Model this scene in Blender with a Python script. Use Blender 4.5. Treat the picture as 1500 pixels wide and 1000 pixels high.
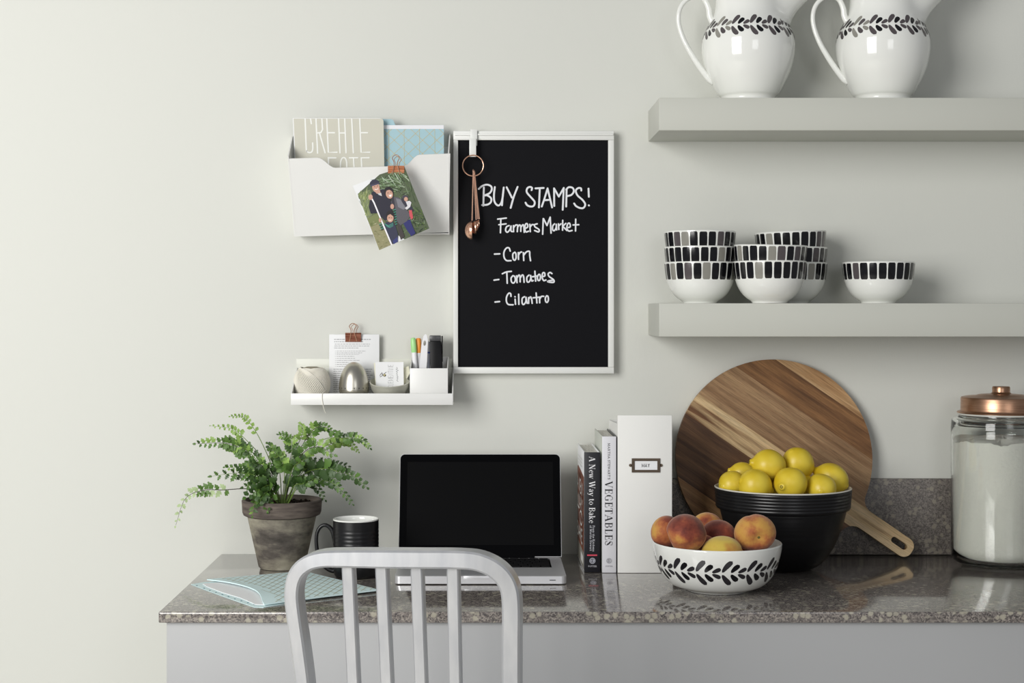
import bpy, bmesh, math, random
from mathutils import Vector, Matrix, Quaternion
from mathutils.geometry import tessellate_polygon
R = math.radians
sc = bpy.context.scene
for o in list(bpy.data.objects): bpy.data.objects.remove(o)
COL = sc.collection

# ------------------------------------------------------------------ camera, light, exposure
F = 2286.0; VX = 708.0; VY = 455.0; D = 3.3      # focal length in px, horizon point, wall distance
CT = 0.76                                        # worktop height
EYE = 0.5139                                     # eye height above the worktop
CZ = CT + EYE
cam = bpy.data.cameras.new('camera'); camo = bpy.data.objects.new('camera', cam); COL.objects.link(camo)
camo.location = (0, -D, CZ); camo.rotation_euler = (R(90), 0, 0)
cam.sensor_width = 36; cam.lens = F / 1500 * 36
cam.shift_x = (750 - VX) / 1500; cam.shift_y = -(500 - VY) / 1500
cam.clip_start = 0.05; sc.camera = camo
sc.view_settings.view_transform = 'Standard'; sc.view_settings.look = 'None'
sc.view_settings.gamma = 1; sc.view_settings.use_curve_mapping = False
sc.view_settings.exposure = 0.0

w = bpy.data.worlds.new('world'); sc.world = w; w.use_nodes = True
w.node_tree.nodes['Background'].inputs[0].default_value = (0.93, 0.95, 1.0, 1)
w.node_tree.nodes['Background'].inputs[1].default_value = 0.23

def area(name, loc, target, sx, sy, power, col=(1, 1, 1)):
    l = bpy.data.lights.new(name, 'AREA'); l.shape = 'RECTANGLE'; l.size = sx; l.size_y = sy
    l.energy = power; l.color = col
    o = bpy.data.objects.new(name, l); COL.objects.link(o); o.location = loc
    o.rotation_euler = (Vector(target) - Vector(loc)).to_track_quat('-Z', 'Y').to_euler()
    return o
area('window_light', (-2.3, -3.7, 2.0), (-0.35, 0, 1.4), 1.9, 2.3, 149, (1.0, 0.99, 0.965))
area('fill_light', (1.2, -5.2, 1.9), (0.5, 0, 0.7), 1.2, 1.6, 18, (0.97, 0.98, 1.0))

# ------------------------------------------------------------------ helpers
def lin(c):
    out = []
    for v in c:
        v = v / 255.0
        out.append(v / 12.92 if v <= 0.04045 else ((v + 0.055) / 1.055) ** 2.4)
    return tuple(out)

def P(px, py, d):
    return Vector(((px - VX) * d / F, d - D, CZ - (py - VY) * d / F))
def onz(px, py, h=0.0):                          # point on the plane h above the worktop
    d = F * (EYE - h) / (py - VY)
    return Vector(((px - VX) * d / F, d - D, CT + h))
def X(px, d): return (px - VX) * d / F
def Z(py, d): return CZ - (py - VY) * d / F

MATS = {}
def mat(name, col, rough=0.5, metal=0.0, spec=0.5, bump=None, noise=None, coat=0.0, **kw):
    if name in MATS: return MATS[name]
    m = bpy.data.materials.new(name); m.use_nodes = True; MATS[name] = m
    nt = m.node_tree; b = nt.nodes['Principled BSDF']
    c = lin(col) + (1,)
    b.inputs['Base Color'].default_value = c
    b.inputs['Roughness'].default_value = rough; b.inputs['Metallic'].default_value = metal
    b.inputs['Specular IOR Level'].default_value = spec
    b.inputs['Coat Weight'].default_value = coat
    for k, v in kw.items(): b.inputs[k.replace('_', ' ')].default_value = v
    tc = nt.nodes.new('ShaderNodeTexCoord')
    if noise:                                    # (scale vec, colour2, lo, hi, detail)
        mp = nt.nodes.new('ShaderNodeMapping'); mp.inputs['Scale'].default_value = noise[0]
        nz = nt.nodes.new('ShaderNodeTexNoise'); nz.inputs['Scale'].default_value = 1; nz.inputs['Detail'].default_value = noise[4]
        rp = nt.nodes.new('ShaderNodeMapRange'); rp.inputs[1].default_value = noise[2]; rp.inputs[2].default_value = noise[3]
        mx = nt.nodes.new('ShaderNodeMix'); mx.data_type = 'RGBA'
        mx.inputs[6].default_value = c; mx.inputs[7].default_value = lin(noise[1]) + (1,)
        nt.links.new(tc.outputs['Object'], mp.inputs[0]); nt.links.new(mp.outputs[0], nz.inputs['Vector'])
        nt.links.new(nz.outputs[0], rp.inputs[0]); nt.links.new(rp.outputs[0], mx.inputs[0])
        nt.links.new(mx.outputs[2], b.inputs['Base Color'])
    if bump:                                     # (scale vec, strength, distance)
        mp = nt.nodes.new('ShaderNodeMapping'); mp.inputs['Scale'].default_value = bump[0]
        nz = nt.nodes.new('ShaderNodeTexNoise'); nz.inputs['Scale'].default_value = 1; nz.inputs['Detail'].default_value = 3
        bp = nt.nodes.new('ShaderNodeBump'); bp.inputs['Strength'].default_value = bump[1]; bp.inputs['Distance'].default_value = bump[2]
        nt.links.new(tc.outputs['Object'], mp.inputs[0]); nt.links.new(mp.outputs[0], nz.inputs['Vector'])
        nt.links.new(nz.outputs[0], bp.inputs['Height']); nt.links.new(bp.outputs[0], b.inputs['Normal'])
    return m

def print_mat():                                 # flat printed colours, from the face colours
    m = bpy.data.materials.new('print'); m.use_nodes = True; nt = m.node_tree
    a = nt.nodes.new('ShaderNodeAttribute'); a.attribute_name = 'Col'
    b = nt.nodes['Principled BSDF']; b.inputs['Roughness'].default_value = 0.45; b.inputs['Specular IOR Level'].default_value = 0.35
    nt.links.new(a.outputs['Color'], b.inputs['Base Color']); return m
PRINT = print_mat()

class MB:
    def __init__(s): s.v = []; s.f = []; s.m = []; s.c = []; s.cur = 0; s.col = None
    def add(s, vs, fs, mi=None, col=None):
        n = len(s.v); s.v += [Vector(v) for v in vs]
        mi = s.cur if mi is None else mi
        for f in fs: s.f.append(tuple(i + n for i in f)); s.m.append(mi); s.c.append(col or s.col)
        return s
    def box(s, a, b, bevel=0.0, mi=None, seg=2):
        x0, x1 = sorted((a[0], b[0])); y0, y1 = sorted((a[1], b[1])); z0, z1 = sorted((a[2], b[2]))
        vs = [(x, y, z) for x in (x0, x1) for y in (y0, y1) for z in (z0, z1)]
        fs = [(0, 1, 3, 2), (4, 6, 7, 5), (0, 4, 5, 1), (2, 3, 7, 6), (0, 2, 6, 4), (1, 5, 7, 3)]
        return s.solid(vs, fs, bevel, mi, seg)
    def solid(s, vs, fs, bevel=0.0, mi=None, seg=2):
        if bevel <= 0: return s.add(vs, fs, mi)
        bm = bmesh.new(); bv = [bm.verts.new(v) for v in vs]
        for f in fs: bm.faces.new([bv[i] for i in f])
        bmesh.ops.recalc_face_normals(bm, faces=bm.faces)
        bmesh.ops.bevel(bm, geom=list(bm.edges), offset=bevel, segments=seg, profile=0.5, affect='EDGES', clamp_overlap=True)
        bm.verts.index_update()
        s.add([v.co.copy() for v in bm.verts], [[v.index for v in f.verts] for f in bm.faces], mi); bm.free(); return s
    def lathe(s, prof, c=(0, 0, 0), seg=64, mi=None, disp=None, rot=None):
        c = Vector(c); vs = []; fs = []; n = len(prof)
        for i, (r, z) in enumerate(prof):
            for k in range(seg):
                a = 2 * math.pi * k / seg
                rr = r if disp is None else disp(r, z, a)
                p = Vector((rr * math.cos(a), rr * math.sin(a), z))
                if rot: p = rot @ p
                vs.append(p + c)
        for i in range(n - 1):
            for k in range(seg):
                k2 = (k + 1) % seg
                fs.append((i * seg + k, i * seg + k2, (i + 1) * seg + k2, (i + 1) * seg + k))
        if prof[0][0] > 1e-6 and prof[0][0] < 0.5 and getattr(s, 'cap0', False): fs.append(tuple(range(seg))[::-1])
        return s.add(vs, fs, mi)
    def tube(s, pts, r, seg=8, caps=True, closed=False, mi=None, flat=None):
        pts = [Vector(p) for p in pts]; n = len(pts); vs = []; fs = []
        up = None
        for i, p in enumerate(pts):
            if closed: t = pts[(i + 1) % n] - pts[(i - 1) % n]
            else: t = pts[min(i + 1, n - 1)] - pts[max(i - 1, 0)]
            if t.length < 1e-9: t = Vector((0, 0, 1))
            t.normalize()
            if up is None:
                up = Vector((0, 0, 1)) if abs(t.z) < 0.9 else Vector((0, 1, 0))
            a = up - t * up.dot(t)
            if a.length < 1e-6: a = t.orthogonal()
            a.normalize(); up = a; b = t.cross(a)
            rr = r[i] if isinstance(r, (list, tuple)) else r
            for k in range(seg):
                an = 2 * math.pi * k / seg
                vs.append(p + a * rr * math.cos(an) * (flat or 1) + b * rr * math.sin(an))
        m = n if closed else n - 1
        for i in range(m):
            j = (i + 1) % n
            for k in range(seg):
                k2 = (k + 1) % seg
                fs.append((i * seg + k, i * seg + k2, j * seg + k2, j * seg + k))
        if caps and not closed:
            fs.append(tuple(range(seg))[::-1]); fs.append(tuple((n - 1) * seg + k for k in range(seg)))
        return s.add(vs, fs, mi)
    def sweep(s, pts, axis, sect_fn, mi=None):    # sections given as (in-plane, axis) offsets
        pts = [Vector(p) for p in pts]; n = len(pts); vs = []; fs = []; k0 = None
        for i, p in enumerate(pts):
            t = (pts[min(i + 1, n - 1)] - pts[max(i - 1, 0)]).normalized()
            a = axis.cross(t).normalized(); sec = sect_fn(i); k0 = len(sec)
            for (u, v) in sec: vs.append(p + a * u + axis * v)
        for i in range(n - 1):
            for k in range(k0):
                k2 = (k + 1) % k0
                fs.append((i * k0 + k, i * k0 + k2, (i + 1) * k0 + k2, (i + 1) * k0 + k))
        fs.append(tuple(range(k0))[::-1]); fs.append(tuple((n - 1) * k0 + k for k in range(k0)))
        return s.add(vs, fs, mi)
    def prism(s, loops, fr, th, mi=None):         # loops in (u,v); fr = (origin,u,v,n); front face at n=0, back at -th
        o, u, v, n = fr; tris = tessellate_polygon([[Vector((a, b, 0)) for a, b in lp] for lp in loops])
        flat = [p for lp in loops for p in lp]; N = len(flat)
        vs = [o + u * a + v * b for a, b in flat] + [o + u * a + v * b - n * th for a, b in flat]
        fs = [tuple(t) for t in tris] + [tuple(i + N for i in t)[::-1] for t in tris]
        k = 0
        for lp in loops:
            L = len(lp)
            for i in range(L):
                j = (i + 1) % L; fs.append((k + i, k + j, k + j + N, k + i + N))
            k += L
        return s.add(vs, fs, mi)

BASE = {}
def finish(me, angle=35, smooth=True):
    bm = bmesh.new(); bm.from_mesh(me)
    bmesh.ops.recalc_face_normals(bm, faces=bm.faces); bm.to_mesh(me); bm.free()
    if smooth:
        me.shade_smooth()
        me.set_sharp_from_angle(angle=R(angle))
def obj(name, mb, mats, parent=None, origin=None, smooth=True, angle=35, recalc=True, **props):
    base = BASE[parent] if parent else (Vector(origin) if origin is not None else Vector((0, 0, 0)))
    me = bpy.data.meshes.new(name); me.from_pydata([v - base for v in mb.v], [], mb.f)
    if not isinstance(mats, (list, tuple)): mats = [mats]
    for m in mats: me.materials.append(m)
    me.polygons.foreach_set('material_index', mb.m)
    if any(c is not None for c in mb.c):
        ca = me.color_attributes.new('Col', 'FLOAT_COLOR', 'CORNER'); data = []
        cache = {}
        for p, c in zip(me.polygons, mb.c):
            c = c or (255, 255, 255)
            if c not in cache: cache[c] = lin(c) + (1,)
            data += list(cache[c]) * p.loop_total
        ca.data.foreach_set('color', data)
    if recalc: finish(me, angle, smooth)
    o = bpy.data.objects.new(name, me); COL.objects.link(o)
    if parent: o.parent = parent
    else: o.location = base
    BASE[o] = base
    for k, v in props.items(): o[k] = v
    return o
def thing(name, label, cat, loc, group=None):
    o = bpy.data.objects.new(name, None); COL.objects.link(o); o.location = loc; o.empty_display_size = 0.02
    o['label'] = label; o['category'] = cat
    if group: o['group'] = group
    BASE[o] = Vector(loc); return o
def copy_tree(o, parent=None):
    c = o.copy(); COL.objects.link(c)
    if parent: c.parent = parent
    for ch in [k for k in bpy.data.objects if k.parent == o and k is not c]: copy_tree(ch, c)
    return c

def smooth_line(pts, n=5):                        # Catmull-Rom
    if len(pts) < 3: return [Vector(p) for p in pts]
    q = [Vector(p) for p in pts]; q = [q[0] * 2 - q[1]] + q + [q[-1] * 2 - q[-2]]; out = []
    for i in range(1, len(q) - 2):
        for k in range(n):
            t = k / n
            out.append(0.5 * ((2 * q[i]) + (q[i + 1] - q[i - 1]) * t + (2 * q[i - 1] - 5 * q[i] + 4 * q[i + 1] - q[i + 2]) * t * t + (3 * q[i] - q[i - 1] - 3 * q[i + 1] + q[i + 2]) * t ** 3))
    out.append(q[-2]); return out

class Dec:                                        # flat print: coloured polygons on a mapped surface
    def __init__(s, fn, n, eps=0.00012, step=0.000006): s.fn = fn; s.n = Vector(n).normalized(); s.mb = MB(); s.h = eps; s.step = step
    def poly(s, pts, col):
        s.h += s.step; base = [s.fn(*p) for p in pts]
        tris = tessellate_polygon([[Vector((p[0], p[1], 0)) for p in pts]])
        s.mb.add([b + s.n * s.h for b in base], [tuple(t) for t in tris], 0, col)
    def stroke(s, pts, w, col, cap=True, smooth=False, w2=None):
        pts = [Vector((p[0], p[1])) for p in pts]
        if len(pts) == 1: pts = [pts[0], pts[0] + Vector((w * 0.05, 0))]
        if smooth: pts = [Vector((p[0], p[1])) for p in smooth_line([(p[0], p[1], 0) for p in pts], 6)]
        s.h += s.step; L = []; Rr = []; n = len(pts)
        for i, p in enumerate(pts):
            t = pts[min(i + 1, n - 1)] - pts[max(i - 1, 0)]
            if t.length < 1e-9: t = Vector((1, 0))
            t.normalize(); a = Vector((-t.y, t.x)); ww = w if w2 is None else w + (w2 - w) * i / (n - 1)
            k = 1.0
            if 0 < i < n - 1:
                e1 = (pts[i] - pts[i - 1]).normalized(); c = abs(e1.dot(t)); k = 1 / max(c, 0.6)
            L.append(p + a * ww / 2 * k); Rr.append(p - a * ww / 2 * k)
        vs = L + Rr; fs = [(i, i + 1, n + i + 1, n + i) for i in range(n - 1)]
        s.mb.add([s.fn(v.x, v.y) + s.n * s.h for v in vs], fs, 0, col)
        if cap:
            for (p, ww) in ((pts[0], w), (pts[-1], w if w2 is None else w2)):
                s.h += s.step; s.disc((p.x, p.y), ww / 2, col)
    def disc(s, c, r, col, ry=None, n=12, rot=0):
        ry = ry or r; s.h += s.step
        vs = []
        for k in range(n):
            a = 2 * math.pi * k / n; x = r * math.cos(a); y = ry * math.sin(a)
            vs.append(s.fn(c[0] + x * math.cos(rot) - y * math.sin(rot), c[1] + x * math.sin(rot) + y * math.cos(rot)) + s.n * s.h)
        s.mb.add(vs, [tuple(range(n))], 0, col)
    def obj(s, name, parent, **k): return obj(name, s.mb, PRINT, parent, smooth=False, recalc=False, **k)

def clip_line(p, q, x0, y0, x1, y1):
    dx, dy = q[0] - p[0], q[1] - p[1]; t0, t1 = 0.0, 1.0
    for a, b in ((-dx, p[0] - x0), (dx, x1 - p[0]), (-dy, p[1] - y0), (dy, y1 - p[1])):
        if abs(a) < 1e-12:
            if b < 0: return None
        else:
            t = b / a
            if a < 0: t0 = max(t0, t)
            else: t1 = min(t1, t)
    if t0 >= t1: return None
    return (p[0] + dx * t0, p[1] + dy * t0), (p[0] + dx * t1, p[1] + dy * t1)

# ---- stroke fonts (unit cap height): glyph = (advance, [(points, width)])
T_, t_ = 0.17, 0.05
def arc(cx, cy, rx, ry, a0, a1, n=10): return [(cx + rx * math.cos(R(a0 + (a1 - a0) * i / n)), cy + ry * math.sin(R(a0 + (a1 - a0) * i / n))) for i in range(n + 1)]
def sf(x, y, w=.11): return ([(x - w, y), (x + w, y)], t_)
def st(x, y0, y1): return ([(x, y0), (x, y1)], T_)
SERIF = {
 'A': (.78, [([(.08, 0), (.36, 1)], t_), ([(.38, 1), (.64, 0)], T_), ([(.17, .34), (.54, .34)], t_), sf(.08, .02, .1), sf(.64, .02, .13)]),
 'B': (.66, [st(.16, 0, 1), (arc(.3, .76, .22, .24, 90, -90), t_), (arc(.3, .26, .27, .26, 90, -90), t_), ([(.05, .98), (.3, .98)], t_), ([(.05, .02), (.3, .02)], t_), ([(.16, .52), (.3, .52)], t_), ([(.5, .62), (.5, .9)], .12), ([(.54, .12), (.54, .42)], .13)]),
 'E': (.6, [st(.16, 0, 1), ([(.04, .98), (.52, .98)], t_), ([(.04, .02), (.55, .02)], t_), ([(.16, .52), (.42, .52)], t_), ([(.52, .98), (.52, .72)], t_), ([(.55, .02), (.55, .3)], t_), ([(.42, .4), (.42, .64)], t_)]),
 'F': (.58, [st(.16, 0, 1), ([(.04, .98), (.52, .98)], t_), sf(.16, .02), ([(.16, .52), (.42, .52)], t_), ([(.52, .98), (.52, .72)], t_)]),
 'G': (.74, [(arc(.4, .5, .3, .5, 60, 300, 16), t_), ([(.13, .25), (.11, .5), (.13, .75)], T_), ([(.58, .02), (.58, .42)], .14), sf(.58, .42), ([(.56, .92), (.6, .7)], t_)]),
 'H': (.8, [st(.17, 0, 1), st(.62, 0, 1), ([(.17, .52), (.62, .52)], t_), sf(.17, .98), sf(.17, .02), sf(.62, .98), sf(.62, .02)]),
 'K': (.74, [st(.16, 0, 1), sf(.16, .98), sf(.16, .02), ([(.6, .98), (.2, .45)], t_), ([(.33, .6), (.62, .02)], T_), sf(.6, .98), sf(.62, .02)]),
 'L': (.58, [st(.16, 0, 1), sf(.16, .98), ([(.04, .02), (.52, .02)], t_), ([(.52, .02), (.52, .32)], t_)]),
 'M': (.94, [([(.14, 0), (.14, 1)], t_), ([(.16, 1), (.44, .05)], T_), ([(.44, .05), (.72, 1)], t_), st(.76, 0, 1), sf(.12, .02), sf(.76, .02), sf(.1, .98, .07), sf(.78, .98, .08)]),
 'N': (.8, [([(.14, 0), (.14, 1)], t_), ([(.16, 1), (.62, .03)], T_), ([(.64, 0), (.64, 1)], t_), sf(.14, .02), sf(.12, .98), sf(.64, .98)]),
 'O': (.78, [(arc(.39, .5, .3, .5, 0, 360, 20), t_), ([(.1, .28), (.08, .5), (.1, .72)], T_), ([(.68, .28), (.7, .5), (.68, .72)], T_)]),
 'P': (.62, [st(.16, 0, 1), (arc(.3, .73, .24, .26, 90, -90), t_), ([(.05, .98), (.3, .98)], t_), sf(.16, .02), ([(.16, .48), (.3, .48)], t_), ([(.52, .6), (.52, .88)], .13)]),
 'R': (.72, [st(.16, 0, 1), (arc(.3, .75, .22, .24, 90, -90), t_), ([(.05, .98), (.3, .98)], t_), sf(.16, .02), ([(.16, .52), (.3, .52)], t_), ([(.5, .62), (.5, .9)], .12), ([(.38, .5), (.56, .02)], T_), sf(.6, .02, .08)]),
 'S': (.58, [(arc(.28, .76, .2, .22, 30, 220, 12), t_), ([(.12, .72), (.3, .52), (.44, .28)], T_), (arc(.28, .25, .2, .24, 40, -160, 12), t_), ([(.47, .7), (.47, .96)], t_), ([(.07, .05), (.07, .32)], t_)]),
 'T': (.66, [st(.33, 0, 1), ([(.05, .98), (.61, .98)], t_), sf(.33, .02), ([(.05, .98), (.05, .72)], t_), ([(.61, .98), (.61, .72)], t_)]),
 'V': (.74, [([(.1, 1), (.38, 0)], T_), ([(.38, 0), (.64, 1)], t_), sf(.1, .98, .13), sf(.64, .98, .1)]),
 'W': (1.06, [([(.1, 1), (.34, 0)], T_), ([(.34, 0), (.54, .9)], t_), ([(.5, 1), (.74, 0)], T_), ([(.74, 0), (.96, 1)], t_), sf(.1, .98, .12), sf(.5, .98, .1), sf(.96, .98, .09)]),
 "'": (.2, [([(.1, 1), (.08, .75)], .1)]),
 'a': (.52, [(arc(.24, .47, .15, .17, 160, 0), .07), ([(.38, .5), (.38, .04)], .14), (arc(.23, .17, .15, .16, 60, 290), .09), ([(.38, .04), (.48, .03)], t_)]),
 'c': (.48, [(arc(.26, .31, .18, .3, 40, 320, 14), t_), ([(.1, .2), (.09, .31), (.1, .42)], .14)]),
 'e': (.5, [(arc(.26, .31, .18, .3, 5, 320, 14), .06), ([(.1, .18), (.09, .31), (.1, .44)], .14), ([(.1, .36), (.42, .36)], t_)]),
 'f': (.34, [([(.15, 0), (.15, .8)], .14), (arc(.27, .82, .12, .16, 180, 60), .07), ([(.03, .6), (.3, .6)], t_), sf(.15, .02, .1)]),
 'h': (.6, [([(.13, 0), (.13, 1)], .14), (arc(.3, .42, .16, .2, 170, 0), .06), ([(.46, 0), (.46, .44)], .14), sf(.13, .02, .11), sf(.46, .02, .11)]),
 'i': (.28, [([(.14, 0), (.14, .62)], .14), ([(.14, .88), (.14, .9)], .15), sf(.14, .02, .11), ([(.03, .6), (.14, .6)], t_)]),
 'k': (.58, [([(.13, 0), (.13, 1)], .14), ([(.42, .6), (.18, .28)], t_), ([(.25, .38), (.45, .02)], .14), sf(.13, .02, .11), sf(.47, .02, .1), sf(.42, .6, .09), ([(.02, .98), (.13, .98)], t_)]),
 'm': (.9, [([(.13, 0), (.13, .62)], .14), (arc(.29, .42, .15, .2, 170, 0), .06), ([(.44, 0), (.44, .44)], .14), (arc(.6, .42, .15, .2, 170, 0), .06), ([(.75, 0), (.75, .44)], .14), sf(.13, .02, .1), sf(.44, .02, .1), sf(.75, .02, .1)]),
 'n': (.6, [([(.13, 0), (.13, .62)], .14), (arc(.3, .42, .16, .2, 170, 0), .06), ([(.46, 0), (.46, .44)], .14), sf(.13, .02, .11), sf(.46, .02, .11), ([(.02, .6), (.13, .6)], t_)]),
 'o': (.54, [(arc(.27, .31, .19, .3, 0, 360, 16), t_), ([(.1, .18), (.09, .31), (.1, .44)], .13), ([(.44, .18), (.45, .31), (.44, .44)], .13)]),
 'r': (.42, [([(.13, 0), (.13, .62)], .14), (arc(.29, .42, .15, .19, 160, 50), .06), ([(.37, .54), (.37, .5)], .12), sf(.13, .02, .11), ([(.02, .6), (.13, .6)], t_)]),
 's': (.42, [(arc(.2, .47, .13, .14, 30, 200), t_), ([(.1, .44), (.2, .33), (.31, .18)], .13), (arc(.2, .16, .14, .15, 30, -160), t_), ([(.33, .44), (.33, .6)], t_), ([(.06, .02), (.06, .2)], t_)]),
 't': (.36, [([(.15, .06), (.15, .8)], .14), ([(.02, .6), (.31, .6)], t_), (arc(.24, .1, .1, .1, 190, 340), .06)]),
 'w': (.8, [([(.07, .6), (.25, 0)], .13), ([(.25, 0), (.38, .55)], t_), ([(.36, .6), (.54, 0)], .13), ([(.54, 0), (.7, .6)], t_), sf(.07, .6, .1), sf(.38, .6, .1), sf(.7, .6, .08)]),
 'y': (.56, [([(.09, .6), (.29, 0)], .14), ([(.48, .6), (.26, -.1), (.16, -.26), (.05, -.22)], t_), sf(.09, .6, .1), sf(.48, .6, .08)]),
}
SANS = {
 'A': (.75, [[(.05, 0), (.35, 1), (.65, 0)], [(.16, .35), (.54, .35)]]), 'B': (.65, [[(.1, 0), (.1, 1), (.35, 1), (.5, .88), (.5, .65), (.35, .53), (.1, .53)], [(.35, .53), (.55, .4), (.55, .13), (.38, 0), (.1, 0)]]),
 'C': (.68, [arc(.37, .5, .29, .5, 50, 310, 14)]), 'E': (.6, [[(.52, 1), (.1, 1), (.1, 0), (.54, 0)], [(.1, .52), (.45, .52)]]),
 'I': (.24, [[(.12, 0), (.12, 1)]]), 'K': (.66, [[(.1, 0), (.1, 1)], [(.55, 1), (.1, .4)], [(.25, .58), (.58, 0)]]), 'L': (.52, [[(.1, 1), (.1, 0), (.48, 0)]]),
 'M': (.85, [[(.1, 0), (.1, 1), (.42, .2), (.74, 1), (.74, 0)]]), 'N': (.72, [[(.1, 0), (.1, 1), (.6, 0), (.6, 1)]]),
 'O': (.78, [arc(.39, .5, .31, .5, 0, 360, 18)]), 'P': (.6, [[(.1, 0), (.1, 1), (.38, 1), (.52, .86), (.52, .62), (.38, .48), (.1, .48)]]),
 'R': (.65, [[(.1, 0), (.1, 1), (.38, 1), (.52, .86), (.52, .64), (.38, .52), (.1, .52)], [(.35, .52), (.56, 0)]]),
 'T': (.6, [[(.02, 1), (.58, 1)], [(.3, 1), (.3, 0)]]), 'W': (1.0, [[(.05, 1), (.27, 0), (.5, .9), (.73, 0), (.95, 1)]]), 'Y': (.65, [[(.05, 1), (.32, .5), (.6, 1)], [(.32, .5), (.32, 0)]]),
}
def text(dec, s, org, right, up, size, col, font='serif', length=None, sw=.1, track=.06):
    org = Vector(org); right = Vector(right).normalized(); up = Vector(up).normalized()
    adv = []
    for ch in s:
        if ch == ' ': adv.append(.32)
        else: adv.append((SERIF if font == 'serif' else SANS)[ch][0] + track)
    tot = sum(adv); kx = size if length is None else length / tot; x = 0
    for ch, a in zip(s, adv):
        if ch != ' ':
            if font == 'serif':
                for pts, wd in SERIF[ch][1]:
                    dec.stroke([org + right * (x + p[0]) * kx + up * p[1] * size for p in pts], max(wd, .13 if size < 20 else 0) * min(size, kx), col, cap=False)
            else:
                for pts in SANS[ch][1]:
                    dec.stroke([org + right * (x + p[0]) * kx + up * p[1] * size for p in pts], sw * min(size, kx), col, cap=False)
        x += a

# ------------------------------------------------------------------ materials
M_wall = mat('wall_paint', (215, 216, 209), 0.55, spec=0.3, bump=((260, 260, 90), 0.25, 0.0006))
M_shelf = mat('shelf_paint', (196, 197, 188), 0.42, spec=0.35)
M_cab = mat('cabinet_paint', (166, 167, 168), 0.4, spec=0.35)
M_floor = mat('floor_boards', (206, 203, 196), 0.5, noise=((1.5, 14, 1), (190, 186, 178), .35, .65, 4))
M_white = mat('white_plastic', (237, 237, 234), 0.32, spec=0.45)
M_ceram = mat('white_glaze', (238, 239, 234), 0.10, spec=0.5, coat=0.4)
M_ceramin = mat('cream_glaze', (226, 224, 212), 0.25)
M_glzblack = mat('black_glaze', (17, 17, 21), 0.12, spec=0.5)
M_glzgrey = mat('grey_glaze', (84, 78, 80), 0.14, spec=0.5)
M_glzlight = mat('pale_grey_glaze', (142, 140, 132), 0.14, spec=0.5)
M_matblack = mat('black_stoneware', (17, 17, 19), 0.33, spec=0.45)
M_frame = mat('frame_paint', (230, 231, 227), 0.35)
M_chalk = mat('board_face', (8, 8, 13), 0.5, spec=0.12)
M_copper = mat('copper', (240, 190, 162), 0.2, 0.8)
M_copperb = mat('copper_brushed', (196, 156, 128), 0.33, 1.0, noise=((20, 20, 500), (172, 132, 106), .3, .7, 2))
M_steel = mat('brushed_steel', (204, 200, 188), 0.32, 1.0, bump=((60, 60, 1500), 0.12, 0.0003))
M_alu = mat('brushed_aluminium', (206, 207, 209), 0.3, 0.55, noise=((60, 60, 14), (190, 192, 196), .3, .7, 4), bump=((700, 700, 60), 0.10, 0.0003))
M_alul = mat('laptop_aluminium', (216, 216, 218), 0.34, 0.5)
M_screen = mat('laptop_screen', (11, 11, 12), 0.3, spec=0.08)
M_bezel = mat('laptop_bezel', (3, 3, 4), 0.12, spec=0.15)
M_key = mat('key_plastic', (15, 15, 17), 0.5, spec=0.3)
M_paper = mat('paper', (238, 239, 240), 0.6, spec=0.2)
M_pages = mat('page_edges', (226, 224, 216), 0.8, noise=((1500, 20, 20), (196, 192, 182), .4, .6, 1))
M_linen = mat('linen_cloth', (236, 236, 232), 0.75, spec=0.2, bump=((200, 200, 1400), 0.35, 0.0004))
M_spineb = mat('black_cloth_cover', (16, 16, 24), 0.45)
M_spinew = mat('white_cover', (222, 222, 226), 0.4)
M_aqua = mat('aqua_paper', (220, 242, 243), 0.6, spec=0.25)
M_teal = mat('aqua_lining', (150, 206, 200), 0.6)
M_blue = mat('blue_card', (166, 199, 208), 0.6)
M_beige = mat('beige_cover', (206, 204, 190), 0.55, spec=0.3)
M_string = mat('cotton_string', (238, 234, 222), 0.85, spec=0.15)
M_pewter = mat('pewter', (206, 205, 192), 0.38, 0.45, bump=((120, 120, 300), 0.3, 0.001))
M_soil = mat('soil', (44, 33, 25), 0.95, spec=0.1, noise=((120, 120, 120), (20, 14, 10), .4, .6, 5), bump=((160, 160, 160), 1.0, 0.006))
M_flour = mat('flour', (240, 238, 228), 0.95, spec=0.05, bump=((130, 130, 130), 0.5, 0.002))
M_gold = (201, 181, 120)

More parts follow.
